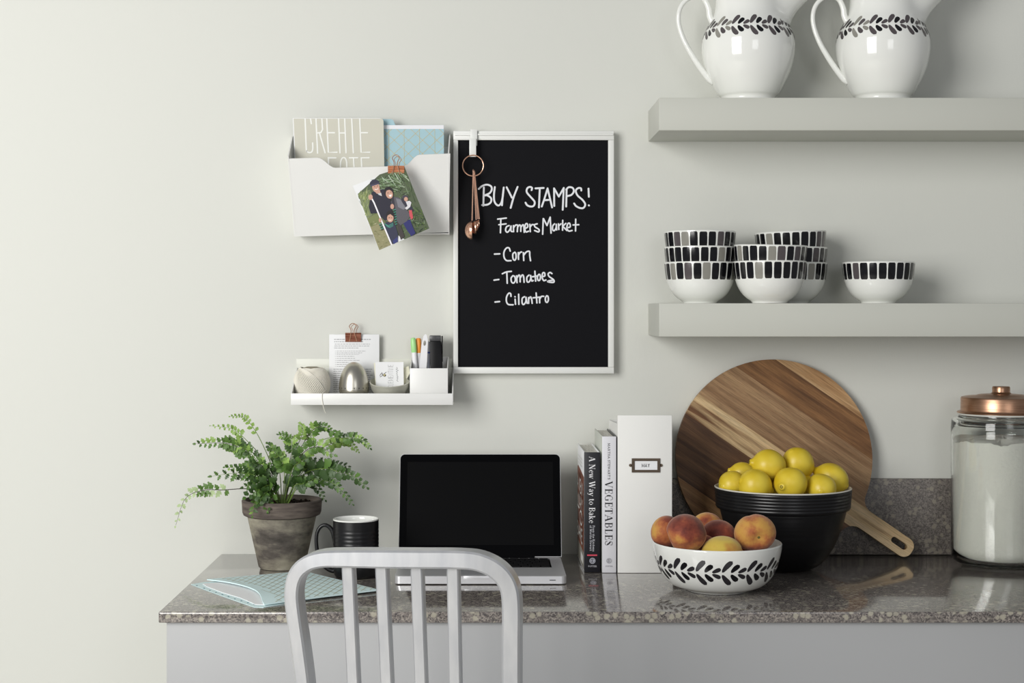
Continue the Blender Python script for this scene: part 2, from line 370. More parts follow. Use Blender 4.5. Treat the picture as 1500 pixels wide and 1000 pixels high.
def granite(coat=1.0, rough=.06, lo=(76, 71, 71), hi=(158, 150, 142), peb=(178, 173, 156)):
    m = bpy.data.materials.new('granite'); m.use_nodes = True; nt = m.node_tree; N = nt.nodes; L = nt.links
    b = N['Principled BSDF']; tc = N.new('ShaderNodeTexCoord')
    dn = N.new('ShaderNodeTexNoise'); dn.inputs['Scale'].default_value = 90; dn.inputs['Detail'].default_value = 2
    L.new(tc.outputs['Object'], dn.inputs['Vector'])
    ad = N.new('ShaderNodeVectorMath'); ad.operation = 'MULTIPLY_ADD'; ad.inputs[1].default_value = (.004, .004, .004)
    L.new(dn.outputs['Color'], ad.inputs[0]); L.new(tc.outputs['Object'], ad.inputs[2])
    v1 = N.new('ShaderNodeTexVoronoi'); v1.inputs['Scale'].default_value = 84; L.new(ad.outputs[0], v1.inputs['Vector'])
    v2 = N.new('ShaderNodeTexVoronoi'); v2.inputs['Scale'].default_value = 430; L.new(ad.outputs[0], v2.inputs['Vector'])
    n2 = N.new('ShaderNodeTexNoise'); n2.inputs['Scale'].default_value = 14; n2.inputs['Detail'].default_value = 4; L.new(tc.outputs['Object'], n2.inputs['Vector'])
    s2 = N.new('ShaderNodeSeparateColor'); L.new(v2.outputs['Color'], s2.inputs[0])
    r2 = N.new('ShaderNodeValToRGB'); L.new(s2.outputs[0], r2.inputs[0]); e = r2.color_ramp.elements
    e[0].color = lin(lo) + (1,); e[1].color = lin(hi) + (1,)
    k = e.new(.45); k.color = lin([(a + b_) / 2 - 3 for a, b_ in zip(lo, hi)]) + (1,)
    s1 = N.new('ShaderNodeSeparateColor'); L.new(v1.outputs['Color'], s1.inputs[0])
    gt = N.new('ShaderNodeMapRange'); gt.inputs[1].default_value = .62; gt.inputs[2].default_value = .74; L.new(s1.outputs[1], gt.inputs[0])
    dd = N.new('ShaderNodeMapRange'); dd.inputs[1].default_value = .5; dd.inputs[2].default_value = .32; dd.inputs[3].default_value = 0; dd.inputs[4].default_value = 1
    L.new(v1.outputs['Distance'], dd.inputs[0])
    mu = N.new('ShaderNodeMath'); mu.operation = 'MULTIPLY'; L.new(gt.outputs[0], mu.inputs[0]); L.new(dd.outputs[0], mu.inputs[1])
    mu2 = N.new('ShaderNodeMath'); mu2.operation = 'MULTIPLY'; mu2.inputs[1].default_value = .8; L.new(mu.outputs[0], mu2.inputs[0])
    mx = N.new('ShaderNodeMix'); mx.data_type = 'RGBA'; L.new(mu2.outputs[0], mx.inputs[0]); L.new(r2.outputs[0], mx.inputs[6])
    mx.inputs[7].default_value = lin(peb) + (1,)
    m3 = N.new('ShaderNodeMix'); m3.data_type = 'RGBA'; m3.blend_type = 'MULTIPLY'; m3.inputs[0].default_value = .45
    L.new(mx.outputs[2], m3.inputs[6]); r3 = N.new('ShaderNodeMapRange'); r3.inputs[1].default_value = .3; r3.inputs[2].default_value = .7; r3.inputs[3].default_value = .65; r3.inputs[4].default_value = 1.15
    L.new(n2.outputs[0], r3.inputs[0]); cc = N.new('ShaderNodeCombineColor')
    for i in range(3): L.new(r3.outputs[0], cc.inputs[i])
    L.new(cc.outputs[0], m3.inputs[7]); L.new(m3.outputs[2], b.inputs['Base Color'])
    b.inputs['Roughness'].default_value = rough; b.inputs['IOR'].default_value = 1.6 if coat else 1.45; b.inputs['Coat Weight'].default_value = coat; b.inputs['Coat Roughness'].default_value = .05; b.inputs['Coat IOR'].default_value = 1.55
    return m
M_granite = granite(.5, .12); M_granite_shade = granite(0, .38, (84, 79, 76), (136, 129, 122), (146, 140, 126))  # second one for the upstand: less glossy, its shade put into the darker colours

# ------------------------------------------------------------------ setting
mb = MB(); mb.box((-4, 0, 0), (3.5, 0.1, 3.2))
obj('wall_back', mb, M_wall, kind='structure', label='pale grey-green painted wall')
mb = MB(); mb.box((-4, -6.5, -0.05), (3.5, 0.1, 0)); obj('floor', mb, M_floor, kind='structure')

# worktop, backsplash, cabinet
dF = 2.664; th = 16.2 * dF / F
x0 = X(232, dF); x1 = 1.75
mb = MB(); mb.box((x0, dF - D, CT - th), (x1, -0.0005, CT), 0.0022, seg=3)
obj('worktop', mb, M_granite, origin=((x0 + x1) / 2, -.3, CT - th), label='long speckled grey-brown polished stone worktop with eased edge', category='worktop')
bsx = X(945, 3.29); bsz = Z(701, 3.288)
mb = MB(); mb.box((bsx, -0.012, CT + .0003), (x1, -0.0006, bsz), 0.001)
obj('backsplash', mb, M_granite_shade, origin=(1.0, -.01, CT), label='low speckled stone upstand along the wall behind the jar', category='backsplash')
cab = thing('base_cabinet', 'plain grey painted cabinet base under the stone worktop', 'cabinet', (.5, -.3, 0))
cx0 = X(244, 2.676)
mb = MB(); mb.box((cx0, 2.676 - D, 0.1), (x1 - .02, 2.676 - D + .018, CT - th - .0015), 0.001); obj('front_panel', mb, M_cab, cab)
mb = MB(); mb.box((cx0, 2.695 - D, 0.1), (cx0 + .018, -0.002, CT - th - .0005), 0.001); obj('side_panel', mb, M_cab, cab)
mb = MB(); mb.box((cx0 + .02, 2.697 - D, 0.1), (x1 - .02, -0.003, CT - th - .0008)); obj('carcass', mb, M_cab, cab)
mb = MB(); mb.box((cx0 + .03, 2.72 - D, 0.0), (x1 - .04, -0.003, 0.1)); obj('plinth', mb, M_cab, cab)

# shelves
dS = 3.095
def shelf(ty, by, label, n):
    z1 = Z(ty, dS); z0 = Z(by, dS); a = X(965.5, dS)
    mb = MB(); mb.box((a, dS - D, z0), (1.75, -0.0005, z1), 0.0015)
    return obj('wall_shelf', mb, M_shelf, origin=((a + 1.75) / 2, -.1, z0), label=label, category='shelf', group='floating shelves'), z1
_, SH1 = shelf(143, 191, 'upper thick grey floating shelf carrying the two white jugs', 1)
_, SH2 = shelf(444, 493, 'lower thick grey floating shelf carrying the stacked bowls', 2)

# ------------------------------------------------------------------ lathe surface print (painted leaves, tiles)
def prof_r(prof, z):
    for (r0, z0), (r1, z1) in zip(prof, prof[1:]):
        if z0 <= z <= z1 and z1 > z0: return r0 + (r1 - r0) * (z - z0) / (z1 - z0)
    return prof[-1][0]
def on_lathe(prof, c, a, z, off):
    r = prof_r(prof, z); e = .002; sl = (prof_r(prof, z + e) - prof_r(prof, z - e)) / (2 * e)
    n = Vector((math.cos(a), math.sin(a), -sl)).normalized()
    return Vector(c) + Vector((r * math.cos(a), r * math.sin(a), z)) + n * off
def leaf_on(mb, prof, c, a0, z0, a1, z1, w, mi, off, bend=0.0):
    N = 9; r = prof_r(prof, (z0 + z1) / 2); L = []; Q = []
    dx = (a1 - a0) * r; dz = z1 - z0; ln = math.hypot(dx, dz); tx, tz = dx / ln, dz / ln
    for i in range(N + 1):
        t = i / N; s = math.sqrt(max(0.0, 1 - (2 * t - 1) ** 2)) ** .55 * (0.62 + .38 * min(1, t * 1.6))
        b = bend * math.sin(math.pi * t)
        for sgn, lst in ((1, L), (-1, Q)):
            ox = (-tz) * (w / 2 * s * sgn + b); oz = tx * (w / 2 * s * sgn + b)
            lst.append(on_lathe(prof, c, a0 + (dx * t + ox) / r, z0 + dz * t + oz, off))
    vs = L + Q; n = N + 1
    mb.add(vs, [(i, i + 1, n + i + 1, n + i) for i in range(N)], mi)
def leaf_band(prof, c, zc, n, k, a_off, seed, rr=None, pale=None):
    """k = size of one px in metres; painted chevron leaves round the vessel"""
    rnd = random.Random(seed); mb = MB(); P_ = 2 * math.pi / n; off = .00018
    for g in range(n):
        a = a_off + g * P_; q = P_
        pl = pale is not None and pale(a)
        for sg in (1, -1):
            j = lambda s: rnd.uniform(-s, s)
            m1 = 1; m2 = 0; m3 = 1
            if pl: m1, m2, m3 = 2, 1, 2
            leaf_on(mb, prof, c, a, zc + sg * 1.4 * k, a + q * .38, zc + sg * (15.5 + j(.8)) * k, 7.0 * k, m1, off + .00002, sg * .8 * k)
            leaf_on(mb, prof, c, a + q * .34, zc + sg * 1.2 * k, a + q * .66, zc + sg * (10.5 + j(.6)) * k, 6.6 * k, m2, off + .00004, sg * .6 * k)
            leaf_on(mb, prof, c, a + q * .62, zc + sg * 1.0 * k, a + q * .96, zc + sg * (6.2 + j(.5)) * k, 5.6 * k, m3, off + .00006)
    return mb

# ------------------------------------------------------------------ jugs
def jug(pxc, label, dist, seed, first=None):
    k = dist / F; c = Vector((X(pxc, dist), dist - D, SH1 + .0003))
    if first:
        o = copy_tree(first); o.location = c; o['label'] = label; return o
    t = thing('jug', label, 'jug', c, 'white jugs on the upper shelf')
    zy = lambda y: (146 - y) * k
    out = [(39.5, 146), (39.8, 143), (38.6, 140), (40.5, 136), (44.5, 132), (54.5, 114), (60.5, 101), (64.5, 88), (67, 74), (67.6, 64), (67, 54), (65.2, 46), (61.5, 37), (57, 29), (52.5, 21), (49.5, 13), (47.8, 4), (47, -8), (47.2, -20), (49, -34), (52.5, -46), (55.5, -52)]
    prof0 = [(r * k, zy(y)) for r, y in out]
    def fine(pr, n=3):
        q = smooth_line([(r, z, 0) for r, z in pr], n); return [(v.x, v.y) for v in q]
    prof = fine(prof0)
    def spout(r, z, a):
        y = 146 - z / k
        if y > 34: return r
        amt = min(1.0, (34 - y) / 60.0) ** 1.05 * 62 * k
        ca = math.cos(a)
        return r + amt * max(0.0, ca) ** 9
    mb = MB(); full = [(0.0005, 0.001), (34 * k, 0.001)] + prof + [((54.2) * k, zy(-53.5)), (52.3 * k, zy(-52))]
    inner = [(max(.001, r - 3.2 * k), z) for r, z in prof[::-1] if z > 12 * k]
    mb.lathe(full + inner + [(0.0005, inner[-1][1])], c, 96, disp=spout)
    obj('body', mb, M_ceram, t, angle=60)
    pts = [(1045, 114), (1037, 108), (1019, 83), (1003, 55), (994.5, 30), (995, 10), (1003, -4), (1017, -11), (1031, -7), (1038, 6), (1040, 18), (1046, 30)]
    sm = smooth_line([((x - 1096) * k, 0, zy(y)) for x, y in pts], 5)
    rad = [(5.2 - 1.9 * math.sin(math.pi * i / (len(sm) - 1))) * k for i in range(len(sm))]
    mb = MB(); mb.tube([p + c for p in sm], rad, 12, flat=1.0); obj('handle', mb, M_ceram, t, angle=60)
    mb = leaf_band(prof, c, zy(40.5), 15, k, R(-97), 3, pale=lambda a: (math.degrees(a) % 360) > 205 and (math.degrees(a) % 360) < 232)
    obj('painted_leaves', mb, [M_glzblack, M_glzgrey, M_glzlight], t, recalc=True)
    return t
j1 = jug(1096, 'left white glazed jug with grey and black painted leaf band', 3.19, 1)
jug(1293, 'right white glazed jug with grey and black painted leaf band', 3.187, 2, first=j1)

# ------------------------------------------------------------------ tile-patterned bowls
KB = 3.165 / F
BPR = [(25, 0), (25.4, 1.5), (27, 3.2), (34, 8), (40, 14), (45, 22), (48.2, 30), (50.2, 38), (51.8, 50), (52.6, 60)]
bp = [(r * KB, z * KB) for r, z in BPR]
_sm = smooth_line([(r, z, 0) for r, z in bp[2:]], 4); bprof = bp[:2] + [(v.x, v.y) for v in _sm]
def tiled_bowl(seed):
    rnd = random.Random(seed)
    c = Vector((0, 0, 0)); t = thing('bowl', 'x', 'bowl', c, 'tile-patterned bowls on the lower shelf')
    mb = MB(); inner = [(r - .0026, max(z, .006)) for r, z in bprof[::-1] if z > .004]
    mb.lathe([(0.0004, .0012), (.03, .0012)] + bprof + [(bprof[-1][0] - .0012, bprof[-1][1] + .0008)] + inner + [(.0004, .006)], c, 80)
    obj('body', mb, M_ceram, t, angle=60)
    n = 24; mb = MB()
    for i in range(n):
        a0 = 2 * math.pi * (i + .08 + rnd.uniform(-.03, .03)) / n; a1 = 2 * math.pi * (i + .93 + rnd.uniform(-.03, .03)) / n
        zt = (58.4 + rnd.uniform(-.4, .3)) * KB; zb = (34.6 + rnd.uniform(-.4, .4)) * KB
        mi = rnd.choices([0, 1, 2], [.66, .22, .12])[0]
        rows = [(0, .14), (.07, .03), (.3, 0), (.6, 0), (.93, .03), (1, .14)]; cols = 5; vs = []; fs = []
        for f, ins in rows:
            for q in range(cols + 1):
                u = ins + (1 - 2 * ins) * q / cols
                vs.append(on_lathe(bprof, c, a0 + (a1 - a0) * u, zb + (zt - zb) * f, .0002))
        for r_ in range(len(rows) - 1):
            for q in range(cols): b = r_ * (cols + 1) + q; fs.append((b, b + 1, b + cols + 2, b + cols + 1))
        mb.add(vs, fs, mi)
    obj('painted_tiles', mb, [M_glzblack, M_glzgrey, M_glzlight], t)
    return t
protos = [tiled_bowl(s) for s in (5, 9, 14)]
bowls = [  # px centre, dist, level, spin, proto, tilt, label
 (1025.6, 3.190, 0, 10, 0, 0, 'bottom black-and-white tiled bowl of the left stack of three'),
 (1025.4, 3.190, 1, 97, 1, 0, 'middle black-and-white tiled bowl of the left stack of three'),
 (1025.2, 3.190, 2, 200, 2, 0, 'topmost black-and-white tiled bowl of the left stack of three'),
 (1127.4, 3.172, 0, 40, 1, 0, 'lower black-and-white tiled bowl of the front pair in the middle'),
 (1127.2, 3.172, 1, 300, 0, 2, 'upper black-and-white tiled bowl of the front pair in the middle'),
 (1159.5, 3.2255, 0, 75, 2, 0, 'bottom tiled bowl of the rear stack behind the front pair'),
 (1159.5, 3.2255, 1, 160, 0, 0, 'middle tiled bowl of the rear stack behind the front pair'),
 (1159.5, 3.2255, 2, 20, 1, -2.2, 'tilted top tiled bowl of the rear stack behind the front pair'),
 (1286.6, 3.185, 0, 120, 2, 0, 'single black-and-white tiled bowl standing alone at right on shelf')]
used = set()
# the front pair stands clear of the rear stack
for px, d, lv, spin, pr, tilt, lab in bowls:
    if d > 3.22: d = 3.2265
    if px > 1127 and px < 1128: d = 3.128
    o = protos[pr] if pr not in used else copy_tree(protos[pr]); used.add(pr)
    o.location = (X(px, d), d - D, SH2 + .0004 + lv * 22.6 * KB + abs(math.sin(R(tilt))) * .035)
    o.rotation_euler = (0, R(tilt), R(spin)) if tilt else (0, 0, R(spin)); o['label'] = lab

# ------------------------------------------------------------------ chalkboard
d0 = 3.272
bt = thing('message_board', 'black writing board in a white frame with handwritten shopping list', 'board', (X(781, d0), 0, Z(547, d0)))
wallY = -0.0008
def quad(l, t, r, b, d): return X(l, d), Z(t, d), X(r, d), Z(b, d)
L_, T2, R_, B_ = quad(664, 191.5, 899.5, 547, d0)
iL, iT, iR, iB = quad(671, 205, 891, 537.5, d0)
yf = d0 - D
for nm, a, b in (('frame_rail', (L_, T2), (R_, iT)), ('frame_rail', (L_, iB), (R_, B_)), ('frame_stile', (L_, iT), (iL, iB)), ('frame_stile', (iR, iT), (R_, iB))):
    mb = MB(); mb.box((a[0], yf, a[1]), (b[0], wallY, b[1]), .0012); o = obj(nm, mb, M_frame, bt)
mb = MB(); mb.box((L_ + .003, yf - .003, iT + .009), (R_ - .0015, yf + .002, T2 - .002 - .004), .001); obj('frame_lip', mb, M_frame, bt)
mb = MB(); mb.box((iL - .001, yf + .007, iT + .001), (iR + .001, yf + .015, iB - .001)); face = obj('writing_surface', mb, M_chalk, bt)
dch = d0 + .007
CW = (228, 230, 234)
dec = Dec(lambda x, y: P(690 + x / 7.895, 260 + y / 7.895, dch), (0, -1, 0), .00015, .000008)
S1 = [[(148,115),(142,325)], [(90,132),(125,100),(180,82),(228,98),(240,135),(215,180),(152,207)], [(152,207),(190,207),(232,240),(228,285),(190,312),(128,318)],
 [(275,110),(265,200),(272,280),(310,322),(345,300),(365,230),(378,115)], [(378,115),(366,220),(358,320)], [(412,112),(472,232)], [(538,108),(495,220),(458,350)],
 [(700,145),(705,120),(680,108),(650,125),(645,170),(690,225),(735,280),(725,325),(690,335),(650,320),(630,290)],
 [(745,125),(840,120)], [(795,125),(785,345)], [(885,125),(850,240),(818,335)], [(885,125),(910,230),(937,345)], [(845,262),(900,258)],
 [(962,328),(960,125)], [(960,125),(1015,220)], [(1015,220),(1072,120)], [(1072,120),(1060,372)],
 [(1105,135),(1100,335)], [(1100,140),(1130,112),(1175,120),(1188,160),(1160,200),(1110,215)],
 [(1275,150),(1270,125),(1240,122),(1212,150),(1230,205),(1290,260),(1320,310),(1300,350),(1260,352),(1215,330),(1192,300)],
 [(1358,128),(1362,222)], [(1361,321),(1364,323)]]
def line_part():
    global dec
    dec.obj('handwritten_line', bt); d2_ = Dec(dec.fn, (0, -1, 0), .00015, .000008); dec = d2_
for s_ in S1: dec.stroke(s_, 21, CW, smooth=True)
line_part()
S2 = [[(308,480),(408,468)], [(345,475),(340,638)], [(322,545),(405,535)],
 [(440,555),(410,570),(400,610),(420,632),(450,600),(462,560)], [(462,560),(462,615),(480,625)], [(490,555),(492,625)], [(492,580),(515,550),(535,548)],
 [(540,555),(535,625)], [(538,575),(560,548),(575,565),(575,622)], [(575,575),(600,545),(610,565),(615,632)],
 [(625,590),(655,570),(650,535),(630,540),(622,590),(635,628),(665,620)], [(680,540),(685,625)], [(685,570),(705,545),(725,545)],
 [(765,535),(735,545),(740,570),(785,600),(780,628),(735,612)], [(828,655),(835,475)], [(838,475),(878,555)], [(878,555),(915,458)], [(915,458),(925,642)],
 [(965,535),(945,560),(945,605),(965,612),(985,575),(985,540)], [(985,545),(990,605)], [(1010,535),(1015,600)], [(1012,560),(1040,535)],
 [(1060,495),(1058,608)], [(1095,530),(1060,565)], [(1062,565),(1108,612)], [(1105,580),(1145,570),(1140,530),(1118,535),(1108,585),(1130,618),(1168,612)],
 [(1210,482),(1208,618)], [(1180,548),(1245,545)]]
for s_ in S2: dec.stroke(s_, 17, CW, smooth=True)
line_part()
dec.fn = lambda x, y: P(710 + x / 9.09, 350 + y / 9.09, dch)
S3 = [[(130,200),(200,197)], [(340,160),(325,120),(290,120),(258,170),(258,240),(290,285),(350,288)], [(400,175),(375,200),(378,260),(400,282),(418,250),(415,195),(400,175)],
 [(448,180),(450,270)], [(450,215),(470,180),(492,172)], [(515,182),(520,285)], [(520,215),(555,172),(595,165),(600,220),(610,288)],
 [(125,547),(188,538)], [(235,462),(290,438),(355,430)], [(295,445),(300,588)], [(375,488),(352,520),(358,570),(385,585),(408,550),(400,500),(375,488)],
 [(425,490),(430,580)], [(428,520),(455,480),(470,500),(472,570)], [(472,520),(500,478),(518,500),(525,575)], [(590,480),(562,510),(565,565),(590,570),(612,530),(612,485)],
 [(612,490),(625,555),(645,552)], [(668,428),(678,560)], [(635,502),(710,490)], [(720,470),(702,500),(708,545),(730,548),(742,510),(735,475),(720,470)],
 [(765,500),(800,490),(795,450),(772,455),(765,510),(785,552),(815,545)], [(895,460),(870,445),(845,465),(860,500),(915,540),(922,572),(890,577),(840,568),(855,556),(905,548)],
 [(138,838),(198,832)], [(350,762),(345,728),(320,722),(292,770),(290,830),(315,870),(378,875)], [(405,800),(410,868)], [(403,767),(405,769)], [(452,735),(455,868)],
 [(530,768),(500,790),(500,855),(522,870),(548,830),(550,775)], [(550,780),(565,855)], [(585,780),(585,855)], [(585,800),(610,770),(625,800),(632,855)],
 [(685,718),(695,850)], [(645,782),(740,772)], [(730,780),(732,848)], [(732,800),(755,765),(785,762)], [(825,755),(808,785),(812,830),(832,842),(848,810),(842,765),(825,755)]]
for y0_, y1_ in ((0, 350), (350, 650), (650, 1000)):
    for s_ in S3:
        if y0_ <= s_[0][1] < y1_: dec.stroke(s_, 20, CW, smooth=True)
    line_part()

# hook, ring, spoons
dh = 3.262
hk = MB(); hx0, hx1 = X(689, dh), X(699, dh)
zt = Z(191.5, d0) + .0006
hy = yf - .0046
hk.box((hx0, hy - .0015, Z(213, dh)), (hx1, hy, zt + .002), .0005)
hk.box((hx0, hy, zt + .0002), (hx1, yf + .010, zt + .002), .0004)
hk.box((X(687.5, dh), hy - .010, Z(230, dh)), (X(697.5, dh), hy - .0085, Z(203, dh)), .0005)
hk.box((X(687.5, dh), hy - .0085, Z(205.5, dh)), (X(697.5, dh), hy - .0012, Z(203, dh)), .0004)
obj('hook_clip', hk, M_frame, origin=(hx0, hy, Z(230, dh)), label='white folded metal hook over the top of the message board frame', category='hook')
rd = 3.256; rc = P(693, 242.5, rd); rr_ = 15.2 * rd / F
mb = MB(); mb.tube([rc + Vector((rr_ * math.cos(a), 0, rr_ * math.sin(a))) for a in [2 * math.pi * i / 48 for i in range(48)]], .0013, 8, closed=True)
obj('spoon_ring', mb, M_copper, origin=rc, label='copper ring hanging from the white hook', category='ring')
spoons = [((693.2, 252), (691.5, 323), 13.5, 337.5, 'largest and leftmost copper measuring spoon on the ring', 3.252),
          ((694.0, 253), (697.5, 322), 10.0, 333, 'second copper measuring spoon nested beside the largest one', 3.2585),
          ((694.6, 253), (700.0, 321), 8.0, 330.5, 'third copper measuring spoon from the left on the ring', 3.2615),
          ((695.2, 254), (702.0, 321), 6.0, 327.5, 'smallest and rightmost copper measuring spoon on the ring', 3.264)]
for i, (a, b, rp, by, lab, dd) in enumerate(spoons):
    k = dd / F; A = P(a[0], a[1], dd); B = P(b[0], b[1], dd)
    t = thing('measuring_spoon', lab, 'spoon', B, 'copper measuring spoons on the ring')
    mb = MB(); mb.sweep([A + (B - A) * q / 6 for q in range(7)], Vector((0, -1, 0)), lambda q: [(-.0011, -.0035), (.0011, -.0035), (.0013, 0), (.0011, .0035), (-.0011, .0035), (-.0013, 0)])
    eye = A + Vector((0, 0, .002))
    mb.tube([eye + Vector((.0005 * math.cos(q), .0035 * math.cos(q), .0035 * math.sin(q))) for q in [2 * math.pi * j / 16 for j in range(16)]], .0008, 6, closed=True)
    obj('handle', mb, M_copper, t)
    C = Vector((B.x, B.y, Z(by, dd))); r = rp * k; mb = MB(); rows = 9; prof = []
    for q in range(rows + 1): an = math.pi / 2 * q / rows; prof.append((max(.0002, r * math.sin(an)), -r * .78 * math.cos(an)))
    for q in range(rows + 1): an = math.pi / 2 * (1 - q / rows); prof.append((max(.0002, (r - .0008) * math.sin(an)), -(r * .78 - .0008) * math.cos(an)))
    mb.lathe(prof, C, 32, rot=Matrix.Rotation(R(90), 3, 'Y'))
    obj('spoon_bowl', mb, M_copper, t, angle=50)

# ------------------------------------------------------------------ wall pocket (letter holder)
dT, dB = 3.19, 3.255
pk = thing('wall_pocket', 'large white plastic wall pocket holding notebook and folders', 'letter holder', (X(545, 3.25), 0, Z(343, dB)))
def pf(px, py):                                   # point on the sloping front panel
    d = dT + (dB - dT) * (py - 229) / (343 - 229.0); return P(px, py, d)
top = [(421.3, 229.3), (463, 229)] + [(463 + 27 * (i / 8), 229 + 15.5 * (3 * (i / 8) ** 2 - 2 * (i / 8) ** 3)) for i in range(1, 9)] + [(591.4, 244.5)] + [(591.4 + 21 * (i / 6), 244.5 - 15.9 * (3 * (i / 6) ** 2 - 2 * (i / 6) ** 3) ** .85) for i in range(1, 7)] + [(657.4, 228)]
bot = [(658.3, 342.2), (657.6, 343.0), (432.6, 343.6), (431.9, 342.8)]
loop = top + bot
O = pf(545, 300); U = Vector((1, 0, 0)); Vv = (pf(545, 229) - pf(545, 343)).normalized(); Nn = U.cross(Vv)
lp = [((pf(*p) - O).dot(U), (pf(*p) - O).dot(Vv)) for p in loop]
mb = MB(); mb.prism([lp], (O, U, Vv, Nn), .0022); obj('front_panel', mb, M_white, pk, smooth=False)
for sx, nm in ((0, 'side_panel'), (1, 'side_panel')):
    ft = pf(421.3 if sx == 0 else 657.4, 229.6 if sx == 0 else 228.4); fb = pf(431.9 if sx == 0 else 658.3, 343.0)
    dx = .0022 if sx == 0 else -.0022
    bt_ = Vector((ft.x - (.004 if sx == 0 else -.001), -.001, Z(199.6 if sx == 0 else 196, 3.3))); bb = Vector((fb.x, -.001, fb.z))
    mid = Vector((ft.x - (.003 if sx == 0 else -.001), -.022, Z(202 if sx == 0 else 199, 3.28)))
    ring = [ft, mid, bt_, bb, fb]; vs = ring + [p + Vector((dx, 0, 0)) for p in ring]
    fs = [(0, 1, 2, 3, 4), (9, 8, 7, 6, 5)] + [(i, (i + 1) % 5, (i + 1) % 5 + 5, i + 5) for i in range(5)]
    mb = MB(); mb.add(vs, fs); obj(nm, mb, M_white, pk, smooth=False)
a = pf(432, 343); b = pf(658.3, 343)
mb = MB(); mb.box((a.x + .002, a.y + .002, a.z + .0002), (b.x - .002, -.001, a.z + .0025)); obj('base', mb, M_white, pk)
mb = MB(); mb.box((a.x - .002, -.003, a.z + .003), (b.x - .001, -.001, Z(215, 3.3))); obj('back_panel', mb, M_white, pk)

# beige notebook
dn = 3.250; nb = thing('notebook', 'beige notebook printed with tall white capital letters in the wall pocket', 'notebook', (X(495, dn), dn - D, Z(330, dn)))
def rrect(l, t, r, b, rad, corners=(0, 1, 0, 0)):
    pts = []
    for (cx, cy, a0, i) in ((l, t, 180, 0), (r, t, 90, 1), (r, b, 0, 2), (l, b, -90, 3)):
        if corners[i]:
            qx = l + rad if i in (0, 3) else r - rad; qy = t - rad if i in (0, 1) else b + rad
            for q in range(7): an = R(a0 - 90 * q / 6); pts.append((qx + rad * math.cos(an), qy + rad * math.sin(an)))
        else: pts.append((cx, cy))
    return pts
fr0 = (Vector((0, dn - D, 0)), Vector((1, 0, 0)), Vector((0, 0, 1)), Vector((0, -1, 0)))
l, t_n, r, b = X(430, dn), Z(173.6, dn), X(561.7, dn), Z(325, dn)
# slanted a little like in the holder: left edge leans
def cover_loop(ins=0):
    return [(q[0] + (Z(173, dn) - q[1]) * .045 * (1 - (q[0] - l) / (r - l) * .6), q[1]) for q in rrect(l + ins, t_n - ins, r - ins, b, .006, (0, 1, 0, 0))]
mb = MB(); mb.prism([cover_loop()], fr0, .0008); obj('cover', mb, M_beige, nb, smooth=False)
mb = MB(); fr1 = (Vector((-.0022, dn - D + .0009, .0014)), fr0[1], fr0[2], fr0[3]); mb.prism([cover_loop(.0004)], fr1, .007); obj('page_block', mb, M_paper, nb, smooth=False)
dec = Dec(lambda x, y: P(420 + x / 9.375, 165 + y / 9.375, dn), (0, -1, 0))
W2 = (240, 241, 236)
tall = [[(253, 85), (268, 480), (280, 530), (310, 548), (345, 535), (358, 490), (356, 415)], [(328, 85), (336, 140), (338, 150)], [(402, 85), (424, 555)], [(483, 85), (492, 230), (470, 272), (420, 278)], [(452, 285), (527, 550)],
 [(550, 85), (572, 545), (690, 542)], [(560, 275), (655, 275)], [(712, 85), (732, 550)], [(797, 85), (815, 550)], [(722, 278), (800, 278)], [(893, 85), (915, 550)], [(1003, 85), (1022, 545), (1140, 542)], [(1015, 275), (1108, 275)],
 [(575, 700), (572, 620), (675, 620)], [(738, 745), (742, 670), (765, 622), (800, 622), (822, 670), (825, 745)], [(862, 620), (975, 618)], [(918, 620), (925, 745)], [(1030, 745), (1025, 620), (1130, 618)]]
for s_ in tall: dec.stroke(s_, 19, W2, cap=True, smooth=len(s_) > 4)
dec.obj('printed_letters', nb)
# folders
d2 = 3.264
fo = MB(); lo = [(X(556, d2), Z(330, d2)), (X(556, d2), Z(173.8, d2)), (X(573, d2), Z(174.2, d2)), (X(576, d2), Z(176, d2)), (X(579.5, d2), Z(184, d2)), (X(648, d2), Z(184.4, d2)), (X(650, d2), Z(330, d2))]
fo.prism([lo], (Vector((0, d2 - D + .003, 0)), fr0[1], fr0[2], fr0[3]), .001)
obj('tab_folder', fo, M_blue, origin=(X(600, d2), d2 - D, Z(330, d2)), smooth=False, label='plain blue tabbed folder at the back of the wall pocket', category='folder')
pfold = thing('patterned_folder', 'light blue folder with gold line pattern and white top strip', 'folder', (X(605, d2), d2 - D, Z(330, d2)))
mb = MB(); mb.box((X(558, d2), d2 - D, Z(330, d2)), (X(650.2, d2), d2 - D + .002, Z(183.2, d2))); obj('cover', mb, M_blue, pfold)
dec = Dec(lambda x, y: P(x, y, d2), (0, -1, 0))
dec.poly([(558.5, 183.3), (650, 183.3), (650.1, 188.8), (558.5, 188.8)], (236, 236, 240))
bx = (560, 189, 650, 300)
for i in range(-12, 22):
    for s_ in (((560 + i * 10.4, 189), (560 + i * 10.4 + 118, 300)), ((560 + i * 10.4, 300), (560 + i * 10.4 + 118, 189))):
        if i % 2 == 0 or True:
            c_ = clip_line(s_[0], s_[1], *bx)
            if c_ and i % 2 == 0: dec.stroke(c_, .55, M_gold, cap=False)
for i in range(8):
    dec.stroke([(569.5 + i * 18.1 * .62, 189), (569.5 + i * 18.1 * .62 + .8, 300)], .5, M_gold, cap=False) if 569.5 + i * 11.2 < 648 and i % 2 == 0 else None
dec.obj('gold_pattern', pfold)

